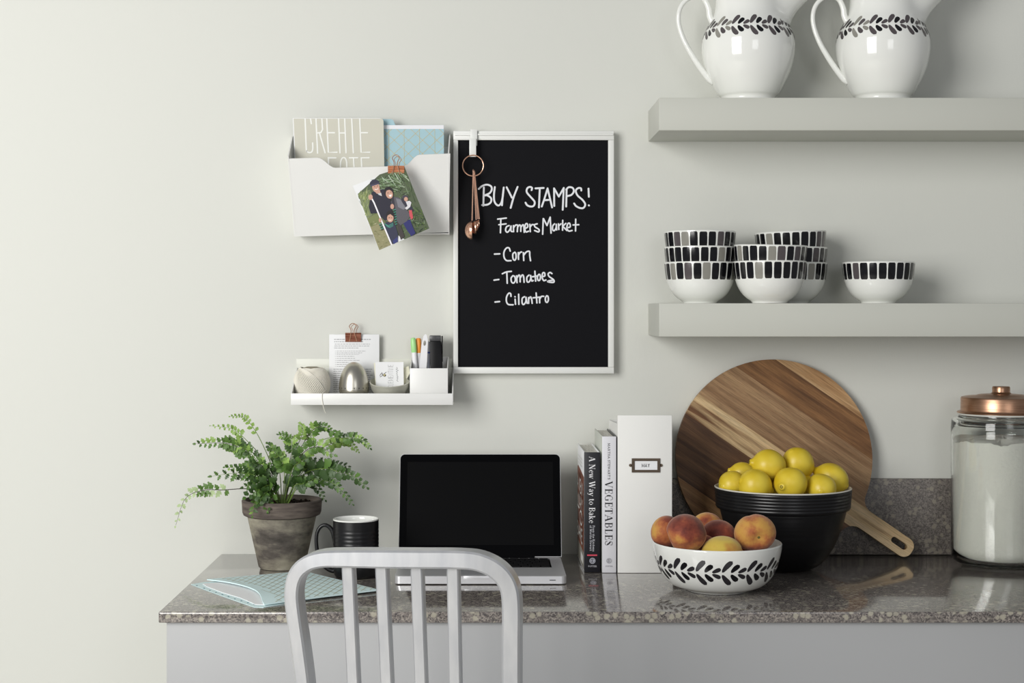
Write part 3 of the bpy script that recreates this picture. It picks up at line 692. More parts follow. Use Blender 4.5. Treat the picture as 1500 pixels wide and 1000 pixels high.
# photo print
dp = 3.166; ph = thing('photo_print', 'tilted family snapshot of three people and a baby clipped to the wall pocket', 'photo', P(572, 366, dp))
fp = lambda x, y: P(500 + x / 6.25, 220 + y / 6.25, dp + (.012 if 0 else 0))
cor = [(105, 325), (578, 150), (806, 715), (348, 914)]
def bil(s_, t_): 
    a = [cor[0][i] + (cor[1][i] - cor[0][i]) * s_ for i in (0, 1)]; b = [cor[3][i] + (cor[2][i] - cor[3][i]) * s_ for i in (0, 1)]
    return (a[0] + (b[0] - a[0]) * t_, a[1] + (b[1] - a[1]) * t_)
vs = [fp(*c) for c in cor]; mb = MB(); mb.add([v for v in vs] + [v + Vector((0, .0005, 0)) for v in vs], [(0, 1, 2, 3), (7, 6, 5, 4)] + [(i, (i + 1) % 4, (i + 1) % 4 + 4, i + 4) for i in range(4)]); obj('card', mb, M_paper, ph, smooth=False)
dec = Dec(fp, (0, -1, 0), .0001, .000004)
rnd = random.Random(4)
dec.poly([(150, 400), (350, 222), (578, 150), (806, 715), (580, 815), (250, 620)], (84, 96, 70))
dec.poly([(150, 400), (262, 360), (330, 560), (235, 625)], (126, 136, 98))
dec.poly([(235, 625), (330, 570), (520, 838), (348, 914)], (150, 146, 108))
dec.poly([(235, 625), (330, 570), (400, 650), (270, 700)], (124, 132, 84))
def blades(n, s0, s1, t0, t1, cols, ln, wd, ang=(60, 120)):
    for _ in range(n):
        p = bil(rnd.uniform(s0, s1), rnd.uniform(t0, t1)); a = R(rnd.uniform(*ang)); l_ = ln * rnd.uniform(.5, 1.2)
        q = (p[0] + l_ * math.cos(a), p[1] - l_ * math.sin(a))
        # keep inside the card
        def inside(pt):
            for i in range(4):
                x1_, y1_ = cor[i]; x2_, y2_ = cor[(i + 1) % 4]
                if (x2_ - x1_) * (pt[1] - y1_) - (y2_ - y1_) * (pt[0] - x1_) < 900: return False
            return True
        if inside(p) and inside(q): dec.stroke([p, q], wd * rnd.uniform(.6, 1.2), rnd.choice(cols), cap=False, w2=wd * .25)
blades(60, .0, .25, .16, .5, [(150, 162, 96), (112, 130, 70), (86, 104, 56), (176, 186, 130)], 60, 7)
blades(150, .5, 1, .02, .95, [(40, 52, 34), (70, 92, 52), (52, 70, 40), (100, 124, 78), (140, 160, 128)], 70, 9, (10, 170))
blades(70, .45, 1, .02, .3, [(150, 172, 140), (120, 146, 104), (172, 188, 160), (84, 108, 62)], 90, 8, (110, 200))
blades(60, .6, 1, .7, 1, [(96, 120, 60), (40, 56, 34), (60, 84, 44)], 30, 12, (0, 180))
blades(90, .02, .35, .6, 1, [(172, 164, 128), (128, 124, 88), (112, 120, 74), (190, 184, 150)], 26, 5, (150, 210))
for k_ in range(9): dec.stroke([bil(.55 + .04 * k_, .04 + .03 * (k_ % 3)), bil(.62 + .035 * k_, .14 + .03 * (k_ % 4))], 9, [(178, 196, 172), (140, 164, 128), (108, 138, 92)][k_ % 3], cap=False, w2=3)
SK = (206, 160, 140); NV = (38, 36, 52); NV2 = (52, 50, 68)
# tall figure
dec.poly([(280, 385), (325, 368), (385, 355), (440, 400), (455, 470), (470, 560), (450, 640), (395, 640), (330, 575), (270, 580), (252, 520), (262, 450)], NV)
dec.poly([(330, 395), (365, 390), (372, 420), (345, 410)], (206, 206, 206))
dec.disc((317, 340), 34, SK, 46, 18, R(-12)); dec.poly([(300, 370), (352, 360), (360, 392), (325, 398)], SK)
dec.poly([(264, 325), (262, 295), (285, 270), (318, 266), (345, 285), (350, 305), (280, 330)], (48, 46, 66)); dec.poly([(264, 318), (350, 298), (352, 308), (268, 334)], (72, 70, 92))
dec.stroke([(300, 335), (310, 332)], 5, (60, 40, 36)); dec.stroke([(326, 328), (336, 326)], 5, (60, 40, 36)); dec.stroke([(308, 358), (322, 360), (336, 352)], 6, (244, 236, 230), smooth=True); dec.stroke([(318, 338), (322, 346)], 4, (180, 130, 112))
# woman
dec.poly([(480, 430), (520, 430), (580, 470), (600, 540), (635, 600), (600, 650), (540, 690), (505, 640), (500, 560), (470, 520), (455, 470)], (92, 90, 96))
dec.poly([(500, 440), (540, 450), (590, 530), (570, 545), (520, 520)], (128, 128, 136)); dec.poly([(455, 420), (480, 425), (500, 560), (470, 530)], (52, 50, 60))
dec.poly([(545, 430), (590, 470), (650, 520), (660, 560), (610, 540), (560, 480)], (52, 50, 66))
dec.disc((434, 388), 42, (34, 28, 32), 54, 18, R(-20)); dec.disc((440, 402), 32, SK, 42, 18, R(-15)); dec.poly([(395, 375), (405, 345), (440, 332), (472, 355), (478, 385), (440, 362)], (34, 28, 32))
dec.poly([(435, 410), (462, 404), (458, 424), (444, 428)], (250, 244, 240)); dec.stroke([(424, 392), (432, 390)], 5, (50, 32, 30)); dec.stroke([(450, 384), (458, 382)], 5, (50, 32, 30))
dec.disc((466, 515), 17, SK, 24)
# baby
dec.disc((585, 430), 26, (74, 66, 82), 18); dec.disc((592, 448), 18, SK, 20); dec.poly([(590, 470), (625, 462), (642, 480), (630, 520), (600, 545), (582, 530), (606, 510)], (222, 220, 224)); dec.poly([(618, 550), (645, 548), (658, 620), (640, 636), (625, 600)], (206, 84, 92))
# woman legs
dec.poly([(505, 650), (545, 690), (580, 790), (545, 820), (520, 740)], (66, 60, 58)); dec.poly([(568, 670), (628, 630), (650, 690), (680, 760), (640, 788), (600, 730)], (44, 46, 108))
# boy
dec.poly([(385, 690), (410, 660), (470, 650), (500, 700), (520, 770), (515, 835), (470, 858), (430, 800)], (52, 54, 76)); dec.poly([(470, 830), (515, 790), (518, 838), (480, 860)], (56, 62, 120))
for k_ in range(6): dec.stroke([(346 + k_ * 4, 680 + k_ * 10), (384 + k_ * 1, 668 + k_ * 10)], 6, [(64, 160, 136), (44, 48, 60)][k_ % 2], cap=False)
for k_ in range(14): dec.stroke([(476 + k_ * 1.4, 548 + k_ * 11), (500 + k_ * .9, 540 + k_ * 11)], 6, [(64, 160, 136), (44, 48, 60)][k_ % 2], cap=False)
for k_ in range(4): dec.stroke([(392 + k_ * 8, 668 + k_ * 10), (430 + k_ * 5, 690 + k_ * 6), (476, 664 + k_ * 9)], 4, (72, 150, 132), cap=False)
dec.disc((450, 600), 38, (32, 26, 32), 50, 18, R(-10)); dec.disc((449, 622), 30, SK, 38, 18); dec.poly([(414, 600), (425, 560), (460, 548), (488, 580), (482, 610), (450, 585)], (32, 26, 32))
dec.stroke([(436, 618), (442, 617)], 5, (50, 32, 30)); dec.stroke([(458, 618), (464, 619)], 5, (50, 32, 30)); dec.stroke([(436, 638), (448, 642), (458, 638)], 5, (246, 240, 236), smooth=True)
dec.stroke([(262, 410), (300, 480), (358, 620), (462, 868)], 13, (244, 242, 246), cap=False); dec.disc((268, 430), 20, SK, 26); dec.disc((356, 640), 13, SK, 20)
dec.obj('printed_image', ph)

def binder_clip(cx, top, bot, l, r, dd, label, htop, dark):
    k = dd / F; t = thing('binder_clip', label, 'clip', P(cx, bot, dd), 'copper binder clips')
    m_ = mat('copper_satin', (222, 150, 112), .36, .7, noise=((30, 30, 700), (176, 108, 74), .4, .62, 2)) if not dark else mat('copper_dark', (176, 118, 98), .3, .75, noise=((30, 30, 500), (120, 66, 50), .4, .62, 2))
    A = P(l, top, dd); B = P(r, bot, dd); dep = .006
    vs = [(A.x, A.y - .001, B.z), (B.x, A.y - .001, B.z), (B.x, A.y - dep, A.z), (A.x, A.y - dep, A.z), (A.x, A.y + .0045, A.z), (B.x, A.y + .0045, A.z), (B.x, A.y + .0015, B.z), (A.x, A.y + .0015, B.z)]
    vs2 = [Vector(v) for v in vs]
    mb = MB(); mb.add(vs2, [(0, 1, 2, 3), (3, 2, 5, 4), (4, 5, 6, 7)])
    o = obj('clip_body', mb, m_, t, smooth=False)
    md = o.modifiers.new('s', 'SOLIDIFY'); md.thickness = .0006
    yb = A.y - .0045
    def pt(px, py, yy): v = P(px, py, dd); return Vector((v.x, yy, v.z))
    h = (top - htop)
    w_ = (r - l)
    pts = [pt(l + w_ * .27, bot - 1, A.y - .0018), pt(cx - w_ * .12, top, yb - .004), pt(cx - w_ * .13, top - h * .35, yb - .004), pt(cx - w_ * .22, top - h * .7, yb - .004), pt(cx - w_ * .12, htop + 1, yb - .004), pt(cx, htop, yb - .004), pt(cx + w_ * .14, htop + 1, yb - .004), pt(cx + w_ * .2, top - h * .7, yb - .004), pt(cx + w_ * .1, top - h * .35, yb - .004), pt(cx + w_ * .1, top, yb - .004), pt(r - w_ * .27, bot - 1, A.y - .0018)]
    mb = MB(); mb.tube(smooth_line(pts, 5), .00095, 6); obj('clip_lever', mb, M_copper, t)
    sp = [Vector((v.x + .003, A.y + .0052 + (0.004 if 0 < i < 10 else 0), v.z - .002 if i not in (0, 10) else v.z)) for i, v in enumerate(pts)]
    sp = [Vector((v.x, A.y + .0045, v.z)) for v in sp[1:10]]
    mb = MB(); mb.tube(smooth_line(sp, 5), .0007, 6); obj('clip_lever', mb, M_copper, t)
binder_clip(580.4, 243, 257, 568.4, 592.4, 3.168, 'bright copper binder clip holding the snapshot to the wall pocket', 227.5, False)

# ------------------------------------------------------------------ wall tray with desk things
dTf = 3.198
tr = thing('wall_tray', 'shallow white wall tray holding twine, egg timer and pens', 'tray', (X(545, dTf), 0, Z(593, dTf)))
fl, frr = X(426, dTf), X(663.6, dTf); zft, zfb = Z(576, dTf), Z(593, dTf); yT = dTf - D
mb = MB(); mb.box((fl, yT, zfb), (frr, yT + .0022, zft), .0008); obj('front_panel', mb, M_white, tr)
mb = MB(); mb.box((fl + .002, yT + .0018, zfb), (frr - .002, -.001, zfb + .0022)); obj('base', mb, M_white, tr)
zbk = Z(538.5, 3.3)
for sx in (0, 1):
    xa = fl if sx == 0 else frr - .0022
    ring = [(yT + .001, zft - .0004), (-.006, zbk), (-.001, zbk), (-.001, zfb), (yT + .001, zfb)]
    vs = [Vector((xa, y, z)) for y, z in ring] + [Vector((xa + .0022, y, z)) for y, z in ring]
    mb = MB(); mb.add(vs, [(0, 1, 2, 3, 4), (9, 8, 7, 6, 5)] + [(i, (i + 1) % 5, (i + 1) % 5 + 5, i + 5) for i in range(5)]); obj('side_panel', mb, M_white, tr, smooth=False)
mb = MB(); mb.box((fl + .004, -.006, zfb), (frr - .002, -.001, Z(538, 3.297)), .0006); mb.box((X(434.3, 3.297), -.0035, Z(540, 3.297)), (frr - .002, -.0008, Z(525.2, 3.297)), .0006)
obj('back_panel', mb, mat('tray_back', (222, 223, 213), .45), tr)
FLZ = zfb + .0024
# twine ball
tb = 3.252; tk = tb / F; tc_ = Vector((X(457, tb), tb - D, FLZ)); tw = thing('twine_ball', 'ball of off-white cotton twine with loose end hanging over tray', 'twine', tc_)
Rb = 27.2 * tk; Hb = (592 - 536.5) * tk
cen = tc_ + Vector((0, 0, Hb / 2)); core = []
for i in range(17):
    a = -math.pi / 2 + math.pi * i / 16 * .93; core.append((max(.001, (Rb - .0044) * math.cos(a) ** .75 if math.cos(a) > 0 else .001), (Hb / 2 - .0038) * math.sin(a)))
core += [(.007, Hb / 2 - .006), (.0055, Hb / 2 - .014), (.001, Hb / 2 - .016)]
mb = MB(); mb.lathe(core, cen, 40); obj('core', mb, mat('string_shade', (150, 142, 124), .9), tw, angle=70)  # darker than the string: shade in the gaps between strands put into the colour
pts = []; wraps = 62; per = 40
for i in range(wraps * per):
    ph_ = 2 * math.pi * i / per; pre = i / (wraps * per)
    tilt = R(56 + 3 * math.sin(pre * 30)); az = 2 * math.pi * pre * 1.0 + 2.2
    v = Vector((math.cos(ph_), math.sin(ph_), 0)); v.rotate(Matrix.Rotation(tilt, 3, 'X')); v.rotate(Matrix.Rotation(az, 3, 'Z'))
    c2 = math.sqrt(v.x ** 2 + v.y ** 2); sc2 = (c2 ** .75) / max(c2, 1e-3) if c2 > .05 else 1
    rr2 = Rb - .0036 + .0036 * pre
    pts.append(cen + Vector((v.x * sc2 * rr2, v.y * sc2 * rr2, v.z * (Hb / 2 - .0030 + .0030 * pre))))
mb = MB(); mb.tube(pts, .00105, 6); obj('winding', mb, M_string, tw)
e = [(478, 570, 3.215), (474.5, 574.3, 3.2), (472.3, 575.6, 3.1965), (471.6, 582, 3.1965), (472.6, 590, 3.1965), (474, 597, 3.1965), (476.8, 605, 3.1965)]
mb = MB(); mb.tube(smooth_line([P(*q) for q in e], 5), .0006, 6); obj('loose_end', mb, M_string, tw)
# recipe card + clip
dr = 3.283; rc_ = thing('recipe_card', 'white sheet of printed recipe text standing in the wall tray', 'paper', (X(519, dr), dr - D, FLZ))
mb = MB(); mb.box((X(482.2, dr), dr - D, FLZ), (X(555.6, dr), dr - D + .0025, Z(489.6, dr)), .0004); obj('sheet', mb, M_paper, rc_)
dec = Dec(lambda x, y: P(470 + x / 9.09, 470 + y / 9.09, dr), (0, -1, 0)); rnd = random.Random(8)
lines = [(245, 178, 665, 7, 1), (275, 178, 565, 6, 1), (308, 185, 655, 6, 0), (334, 180, 645, 6, 0), (360, 178, 500, 6, 0), (400, 210, 600, 5, 0), (425, 210, 550, 5, 0), (444, 210, 510, 5, 0), (470, 210, 445, 5, 0), (497, 210, 455, 5, 0), (524, 210, 515, 5, 0), (550, 210, 370, 5, 0), (576, 210, 345, 5, 0), (602, 210, 330, 5, 0)] + [(640 + i * 27, 168, 690 - (i % 3) * 22, 6, 0) for i in range(12)]
for y, a, b, hh, bold in lines:
    x = a
    while x < b:
        wd = rnd.uniform(14, 46); g = 150 if not bold else 96
        if y < 640 or True: dec.stroke([(x, y), (min(b, x + wd), y)], hh, (g, g, g + 2), cap=False)
        x += wd + 7
    if a == 210: dec.disc((193, y), 3.2, (130, 130, 132))
dec.obj('printed_text', rc_)
binder_clip(517.4, 487.2, 500.5, 506, 529, 3.281, 'dark copper binder clip on top of the recipe sheet', 473.5, True)
# egg timer
de = 3.240; ke = de / F; ec = Vector((X(518.4, de), de - D, FLZ)); eg = thing('egg_timer', 'brushed steel egg-shaped kitchen timer in the wall tray', 'timer', ec)
zs = (590 - 571) * ke; zt_ = (590 - 530.5) * ke; re = 22.2 * ke
low = [(.0005, 0), (.011, 0), (.014, .0015), (re * .86, zs * .45), (re * .975, zs * .85), (re * .985, zs - .0012), (re * .955, zs - .0010), (re * .955, zs)]
mb = MB(); mb.lathe(low, ec, 64); obj('timer_base', mb, M_steel, eg, angle=50)
up_ = [(re * .955, zs - .0002), (re * .995, zs + .0002)]
for i in range(1, 21): a = math.pi / 2 * i / 20; up_.append((max(.0003, re * math.cos(a) ** .92 if i < 20 else .0003), zs + .0002 + (zt_ - zs) * math.sin(a)))
mb = MB(); mb.lathe(up_, ec, 64); obj('timer_dome', mb, M_steel, eg, angle=50)
mb = MB(); pr_ = [(r_, z_) for r_, z_ in up_[1:]]
for i in range(20):
    a = 2 * math.pi * (i + .35) / 20; vs = [on_lathe(pr_, ec, a + da, zs + dz, .0002) for da, dz in ((-.045, .0052), (.045, .0052), (.0, .0016))]; mb.add(vs, [(0, 1, 2)])
obj('minute_marks', mb, mat('mark_black', (40, 38, 36), .5), eg, recalc=False)
# small pinch bowl (tilted towards the room) with cards
db = 3.249; kb = db / F; bc = Vector((X(570.6, db), db - D, FLZ + .006)); rot = Matrix.Rotation(R(14), 3, 'X')
pb = thing('pinch_bowl', 'small rough pewter bowl holding gift tags in the wall tray', 'bowl', bc)
rb = 29.3 * kb; hb = 27 * kb
o_ = [(.0005, 0), (.012, 0), (.02, .002), (rb * .72, hb * .3), (rb * .9, hb * .62), (rb, hb)]
q = [(v.x, v.y) for v in smooth_line([(r_, z_, 0) for r_, z_ in o_[2:]], 5)]; q = o_[:2] + q
mb = MB(); mb.lathe(q + [(rb - .001, hb + .0006)] + [(max(.0005, r_ - .002), z_ + .0012) for r_, z_ in q[::-1]], bc, 56, rot=rot, disp=lambda r_, z_, a: r_ * (1 + .012 * math.sin(3 * a + 1) + .006 * math.sin(7 * a)))
obj('body', mb, M_pewter, pb, angle=60)
tg = thing('gift_tag', 'white gift tag lettered in thin capitals in the pewter bowl', 'tag', P(571, 575, 3.247))
def card(cs, da, db_, parent, m_):
    vs = [P(x, y, da if i < 2 else db_) for i, (x, y) in enumerate(cs)]
    mb = MB(); mb.add(vs + [v + Vector((0, .0008, 0)) for v in vs], [(0, 1, 2, 3), (7, 6, 5, 4)] + [(i, (i + 1) % 4, (i + 1) % 4 + 4, i + 4) for i in range(4)])
    return obj('card', mb, m_, parent, smooth=False) if parent else mb
card([(549.6, 530), (591, 530), (591.6, 576), (551, 577)], 3.252, 3.252, tg, M_paper)
dec = Dec(lambda x, y: P(540 + x / 8.333, 480 + y / 8.333, 3.252), (0, -1, 0))
text(dec, 'CLEMENTINE', (300, 735), (0, -1), (-1, 0), 62, (140, 140, 142), 'sans', 290, sw=.07)
dec.disc((195, 576), 17, (198, 188, 140), 15); dec.disc((205, 580), 9, (70, 62, 40)); dec.stroke([(205, 592), (190, 594), (178, 580)], 5, (60, 60, 56), smooth=True)
for s_ in ([(178, 575), (140, 600)], [(175, 572), (150, 560), (138, 585)], [(185, 565), (215, 540)], [(175, 580), (160, 545)]): dec.stroke(s_, 6, (60, 62, 60), smooth=True)
scr = [(360, 655), (345, 640), (358, 620), (345, 610), (360, 598), (346, 588), (352, 575), (340, 560), (350, 545), (338, 530), (362, 520), (335, 505), (352, 495), (340, 480)]
dec.stroke(scr, 3.5, (100, 100, 104), smooth=True)
dec.obj('printed_text', tg)
mb = card([(547.5, 531.5), (589, 529.4), (592, 575), (551, 576)], 3.2555, 3.2555, None, None)
obj('gift_tag', mb, mat('ivory_card', (228, 226, 206), .6), origin=P(570, 576, 3.2555), smooth=False, label='ivory tag showing just behind the lettered white tag', category='tag')
mb = card([(583, 541), (598.5, 536), (600.5, 546), (592.5, 562)], 3.2615, 3.2605, None, None)
obj('gift_tag', mb, mat('cream_card', (222, 220, 198), .6), origin=P(592, 562, 3.26), smooth=False, label='cream tag leaning out of the pewter bowl at its right rim', category='tag')
# pen cup
dc = 3.212; cup = thing('pen_cup', 'square white plastic cup of pens at the right end of tray', 'pen cup', (X(628, dc), dc - D, FLZ))
cl, cr = X(600.3, dc), X(656, dc); ctz = Z(539.2, dc); yc = dc - D; ybk = -.009; cbz = Z(522.3, D + ybk)
mb = MB(); mb.box((cl, yc, FLZ), (cr, yc + .0018, ctz), .0006); obj('front_panel', mb, M_white, cup)
mb = MB(); mb.box((cl, ybk - .0018, FLZ), (cr + .0006, ybk, cbz), .0006); obj('back_panel', mb, M_white, cup)
mb = MB(); mb.box((cl + .001, yc + .001, FLZ), (cr - .001, ybk - .001, FLZ + .002)); obj('base', mb, M_white, cup)
for xa in (cl, cr - .0018):
    ring = [(yc + .0015, ctz - .0003), (ybk - .001, cbz - .0003), (ybk - .001, FLZ), (yc + .0015, FLZ)]
    vs = [Vector((xa, y, z)) for y, z in ring] + [Vector((xa + .0018, y, z)) for y, z in ring]
    mb = MB(); mb.add(vs, [(0, 1, 2, 3), (7, 6, 5, 4)] + [(i, (i + 1) % 4, (i + 1) % 4 + 4, i + 4) for i in range(4)]); obj('side_panel', mb, M_white, cup, smooth=False)
def pen(label, top, bot, dd, capcol, w_, capfrac, cat='highlighter', body=(238, 238, 240), dbot=None):
    A = P(top[0], top[1], dd); B = P(bot[0], bot[1], dbot or dd); B.z = FLZ + .003
    t = thing('highlighter_pen', label, cat, B, 'highlighter pens in the cup')
    ax = A - B; k = dd / F; r = w_ / 2 * k
    mb = MB(); mb.tube([B, B + ax * .1, B + ax * (1 - capfrac)], [r * .8, r * .92, r * .92], 16); obj('barrel', mb, mat('barrel_white', body, .3), t)
    c0 = 1 - capfrac; mb = MB(); mb.tube([B + ax * c0, B + ax * (c0 + .02), B + ax * (c0 + capfrac * .55), B + ax * (1 - capfrac * .1), B + ax * .995, B + ax], [r * .9, r, r * 1.02, r * .92, r * .7, r * .3], 16)
    obj('cap', mb, mat('cap_%d' % capcol[0], capcol, .3, Subsurface_Weight=.0), t)
pen('green-capped highlighter leftmost in the pen cup', (605, 494.4), (612, 588), 3.262, (170, 226, 150), 8.2, .235)
pen('orange-capped highlighter second from left in the pen cup', (612.8, 494.8), (616, 588), 3.271, (246, 158, 62), 8.6, .24)
# white seam ripper style knife with oval hole
wd_ = 3.252; A = P(623.6, 489, wd_); B = P(616.5, 560, wd_ - .004); B.z = FLZ + .02
ax = (A - B).normalized(); uu = Vector((0, -1, 0)).cross(ax).normalized() * -1; LL = (A - B).length; k = wd_ / F
hw = 5.2 * k
lo = [(-hw * .8, 0), (hw * .9, 0), (hw, LL * .55), (hw * .78, LL * .9), (hw * .35, LL * .985), (-hw * .1, LL), (-hw * .6, LL * .96), (-hw * .95, LL * .82), (-hw, LL * .45)]
hole = [(-.0005 + 2.0 * k * math.cos(a), LL * .845 + 4 * k * math.sin(a)) for a in [2 * math.pi * i / 16 for i in range(16)]]
nn = uu.cross(ax); nn = nn if nn.y < 0 else -nn
mb = MB(); mb.prism([lo, hole], (B + Vector((0, -.003, 0)), uu, ax, nn), .007)
obj('craft_knife', mb, mat('barrel_white', (238, 238, 240), .3), origin=B, angle=50, label='white plastic cutter with an oval hole standing in the pen cup', category='cutter')
A = P(629, 500, 3.262); B = P(626, 575, 3.262); B.z = FLZ + .003
cp = thing('ballpoint_pen', 'clear pen with a blue collar beside the black stapler', 'pen', B)
mb = MB(); mb.tube([B, A], .0032, 12); obj('barrel', mb, mat('clear_plastic', (214, 218, 232), .15), cp)
p1 = B + (A - B) * .80; p2 = B + (A - B) * .825; mb = MB(); mb.tube([p1, p2], .0035, 12); obj('collar', mb, mat('blue_plastic', (52, 86, 176), .3), cp)
# stapler
dst = 3.248; s0 = thing('stapler', 'black stapler standing on end at the right of the pen cup', 'stapler', (X(640, dst), dst - D, FLZ + .002))
def sh(pl, pr, dz0, top, bot, y0, y1, bev):
    vs = [Vector((X(x, dst), y, z)) for (x, z) in ((pl[0], bot), (pr[0], bot), (pr[1], top), (pl[1], top)) for y in (y0, y1)]
    mb = MB(); mb.solid(vs, [(0, 2, 4, 6), (1, 7, 5, 3), (0, 1, 3, 2), (2, 3, 5, 4), (4, 5, 7, 6), (6, 7, 1, 0)], bev); return mb
mk = mat('stapler_black', (10, 10, 12), .4, spec=.2)
obj('stapler_body', sh((631, 629.6), (650.5, 646), 0, Z(499.5, dst), FLZ + .003, dst - D, dst - D + .022, .0012), mk, s0)
mb = MB(); zt1, zt0 = Z(491.2, dst), Z(499.5, dst); mb.box((X(629, dst), dst - D + .0015, zt0), (X(645.6, dst), dst - D + .022, zt1), .0015)
obj('stapler_top', mb, mat('stapler_lit', (70, 70, 72), .3), s0)  # lit top face of the black stapler, the light put into the grey
mb = MB(); mb.box((X(646.6, dst), dst - D + .004, Z(530, dst)), (X(648.4, dst), dst - D + .02, zt1 - .001), .0005); obj('staple_rail', mb, mk, s0)

# ------------------------------------------------------------------ potted fern
dpt = 3.127; kp = dpt / F; pc = Vector((X(413, dpt), dpt - D, CT + .0003))
fern = thing('potted_fern', 'green fern in a weathered grey clay pot at the worktop end', 'potted plant', pc)
M_clay = bpy.data.materials.new('weathered_clay'); M_clay.use_nodes = True
nt = M_clay.node_tree; bs = nt.nodes['Principled BSDF']; bs.inputs['Roughness'].default_value = .85; bs.inputs['Specular IOR Level'].default_value = .2
tc0 = nt.nodes.new('ShaderNodeTexCoord'); mp = nt.nodes.new('ShaderNodeMapping'); mp.inputs['Scale'].default_value = (9, 9, 20)
nz = nt.nodes.new('ShaderNodeTexNoise'); nz.inputs['Scale'].default_value = 1; nz.inputs['Detail'].default_value = 7; nz.inputs['Roughness'].default_value = .62
rp = nt.nodes.new('ShaderNodeValToRGB'); e_ = rp.color_ramp.elements; e_[0].position = .32; e_[0].color = lin((66, 62, 58)) + (1,); e_[1].position = .72; e_[1].color = lin((188, 182, 168)) + (1,)
for pos, cc_ in ((.42, (96, 90, 84)), (.5, (128, 122, 110)), (.6, (156, 151, 134))): k_ = e_.new(pos); k_.color = lin(cc_) + (1,)
nt.links.new(tc0.outputs['Object'], mp.inputs[0]); nt.links.new(mp.outputs[0], nz.inputs['Vector']); nt.links.new(nz.outputs[0], rp.inputs[0]); nt.links.new(rp.outputs[0], bs.inputs['Base Color'])
mp2 = nt.nodes.new('ShaderNodeMapping'); mp2.inputs['Scale'].default_value = (30, 30, 420); nz2 = nt.nodes.new('ShaderNodeTexNoise'); nz2.inputs['Scale'].default_value = 1; nz2.inputs['Detail'].default_value = 3
bp_ = nt.nodes.new('ShaderNodeBump'); bp_.inputs['Strength'].default_value = .45; bp_.inputs['Distance'].default_value = .0008
nt.links.new(tc0.outputs['Object'], mp2.inputs[0]); nt.links.new(mp2.outputs[0], nz2.inputs['Vector']); nt.links.new(nz2.outputs[0], bp_.inputs['Height']); nt.links.new(bp_.outputs[0], bs.inputs['Normal'])
M_rim = mat('clay_rim', (112, 102, 94), .85, spec=.2, noise=((26, 26, 160), (82, 74, 70), .35, .68, 6), bump=((30, 30, 420), .5, .0008))
rb_ = 34 * kp; ht = .1366; zrb = .1045
mb = MB(); mb.lathe([(.0005, 0), (rb_ - .003, 0), (rb_, .003), (.0695, zrb + .002), (.064, zrb + .002), (rb_ - .004, .006), (.0005, .006)], pc, 72); obj('pot', mb, M_clay, fern, angle=40)
mb = MB(); mb.lathe([(.0665, zrb), (.0715, zrb - .0005), (.0765, zrb + .002), (.0785, zrb + .007), (.080, ht - .002), (.0785, ht), (.0735, ht), (.0715, ht - .004), (.0665, zrb)], pc, 72); obj('pot_rim', mb, M_rim, fern, angle=40)
rnd = random.Random(12); mb = MB(); rows = []
for i in range(9): rows.append((.0715 * (1 - i / 8) + .0004, ht - .011 + .004 * math.sin(i) * .5))
mb.lathe(rows, pc, 48, disp=lambda r_, z_, a: r_)
for v in mb.v: v.z += rnd.uniform(-.0015, .0022)
for _ in range(170):
    a = rnd.uniform(0, 6.28); r_ = .066 * math.sqrt(rnd.random()); s_ = rnd.uniform(.0012, .003); c_ = pc + Vector((r_ * math.cos(a), r_ * math.sin(a), ht - .009 + s_ * .4))
    vs = [c_ + Vector((dx * s_ * rnd.uniform(.6, 1.3), dy * s_, dz * s_ * rnd.uniform(.5, 1))) for dx, dy, dz in ((1, 0, 0), (-1, 0, 0), (0, 1, 0), (0, -1, 0), (0, 0, 1), (0, 0, -1))]
    mb.add(vs, [(0, 2, 4), (2, 1, 4), (1, 3, 4), (3, 0, 4), (2, 0, 5), (1, 2, 5), (3, 1, 5), (0, 3, 5)])
obj('soil', mb, M_soil, fern, kind='stuff')
GR = [mat('leaf_dark', (50, 76, 34), .45, spec=.4, noise=((90, 90, 90), (66, 94, 44), .35, .65, 2), Transmission_Weight=0.0),
      mat('leaf_mid', (74, 106, 44), .45, spec=.4, noise=((90, 90, 90), (94, 128, 58), .35, .65, 2)),
      mat('leaf_bright', (116, 148, 68), .45, spec=.4, noise=((90, 90, 90), (152, 184, 96), .35, .65, 2)),
      mat('leaf_pale', (150, 174, 118), .5, spec=.4, noise=((90, 90, 90), (190, 206, 160), .35, .65, 2))]
M_stemg = mat('stem_green', (112, 140, 60), .5); M_stemd = mat('stem_dark', (44, 32, 26), .5)
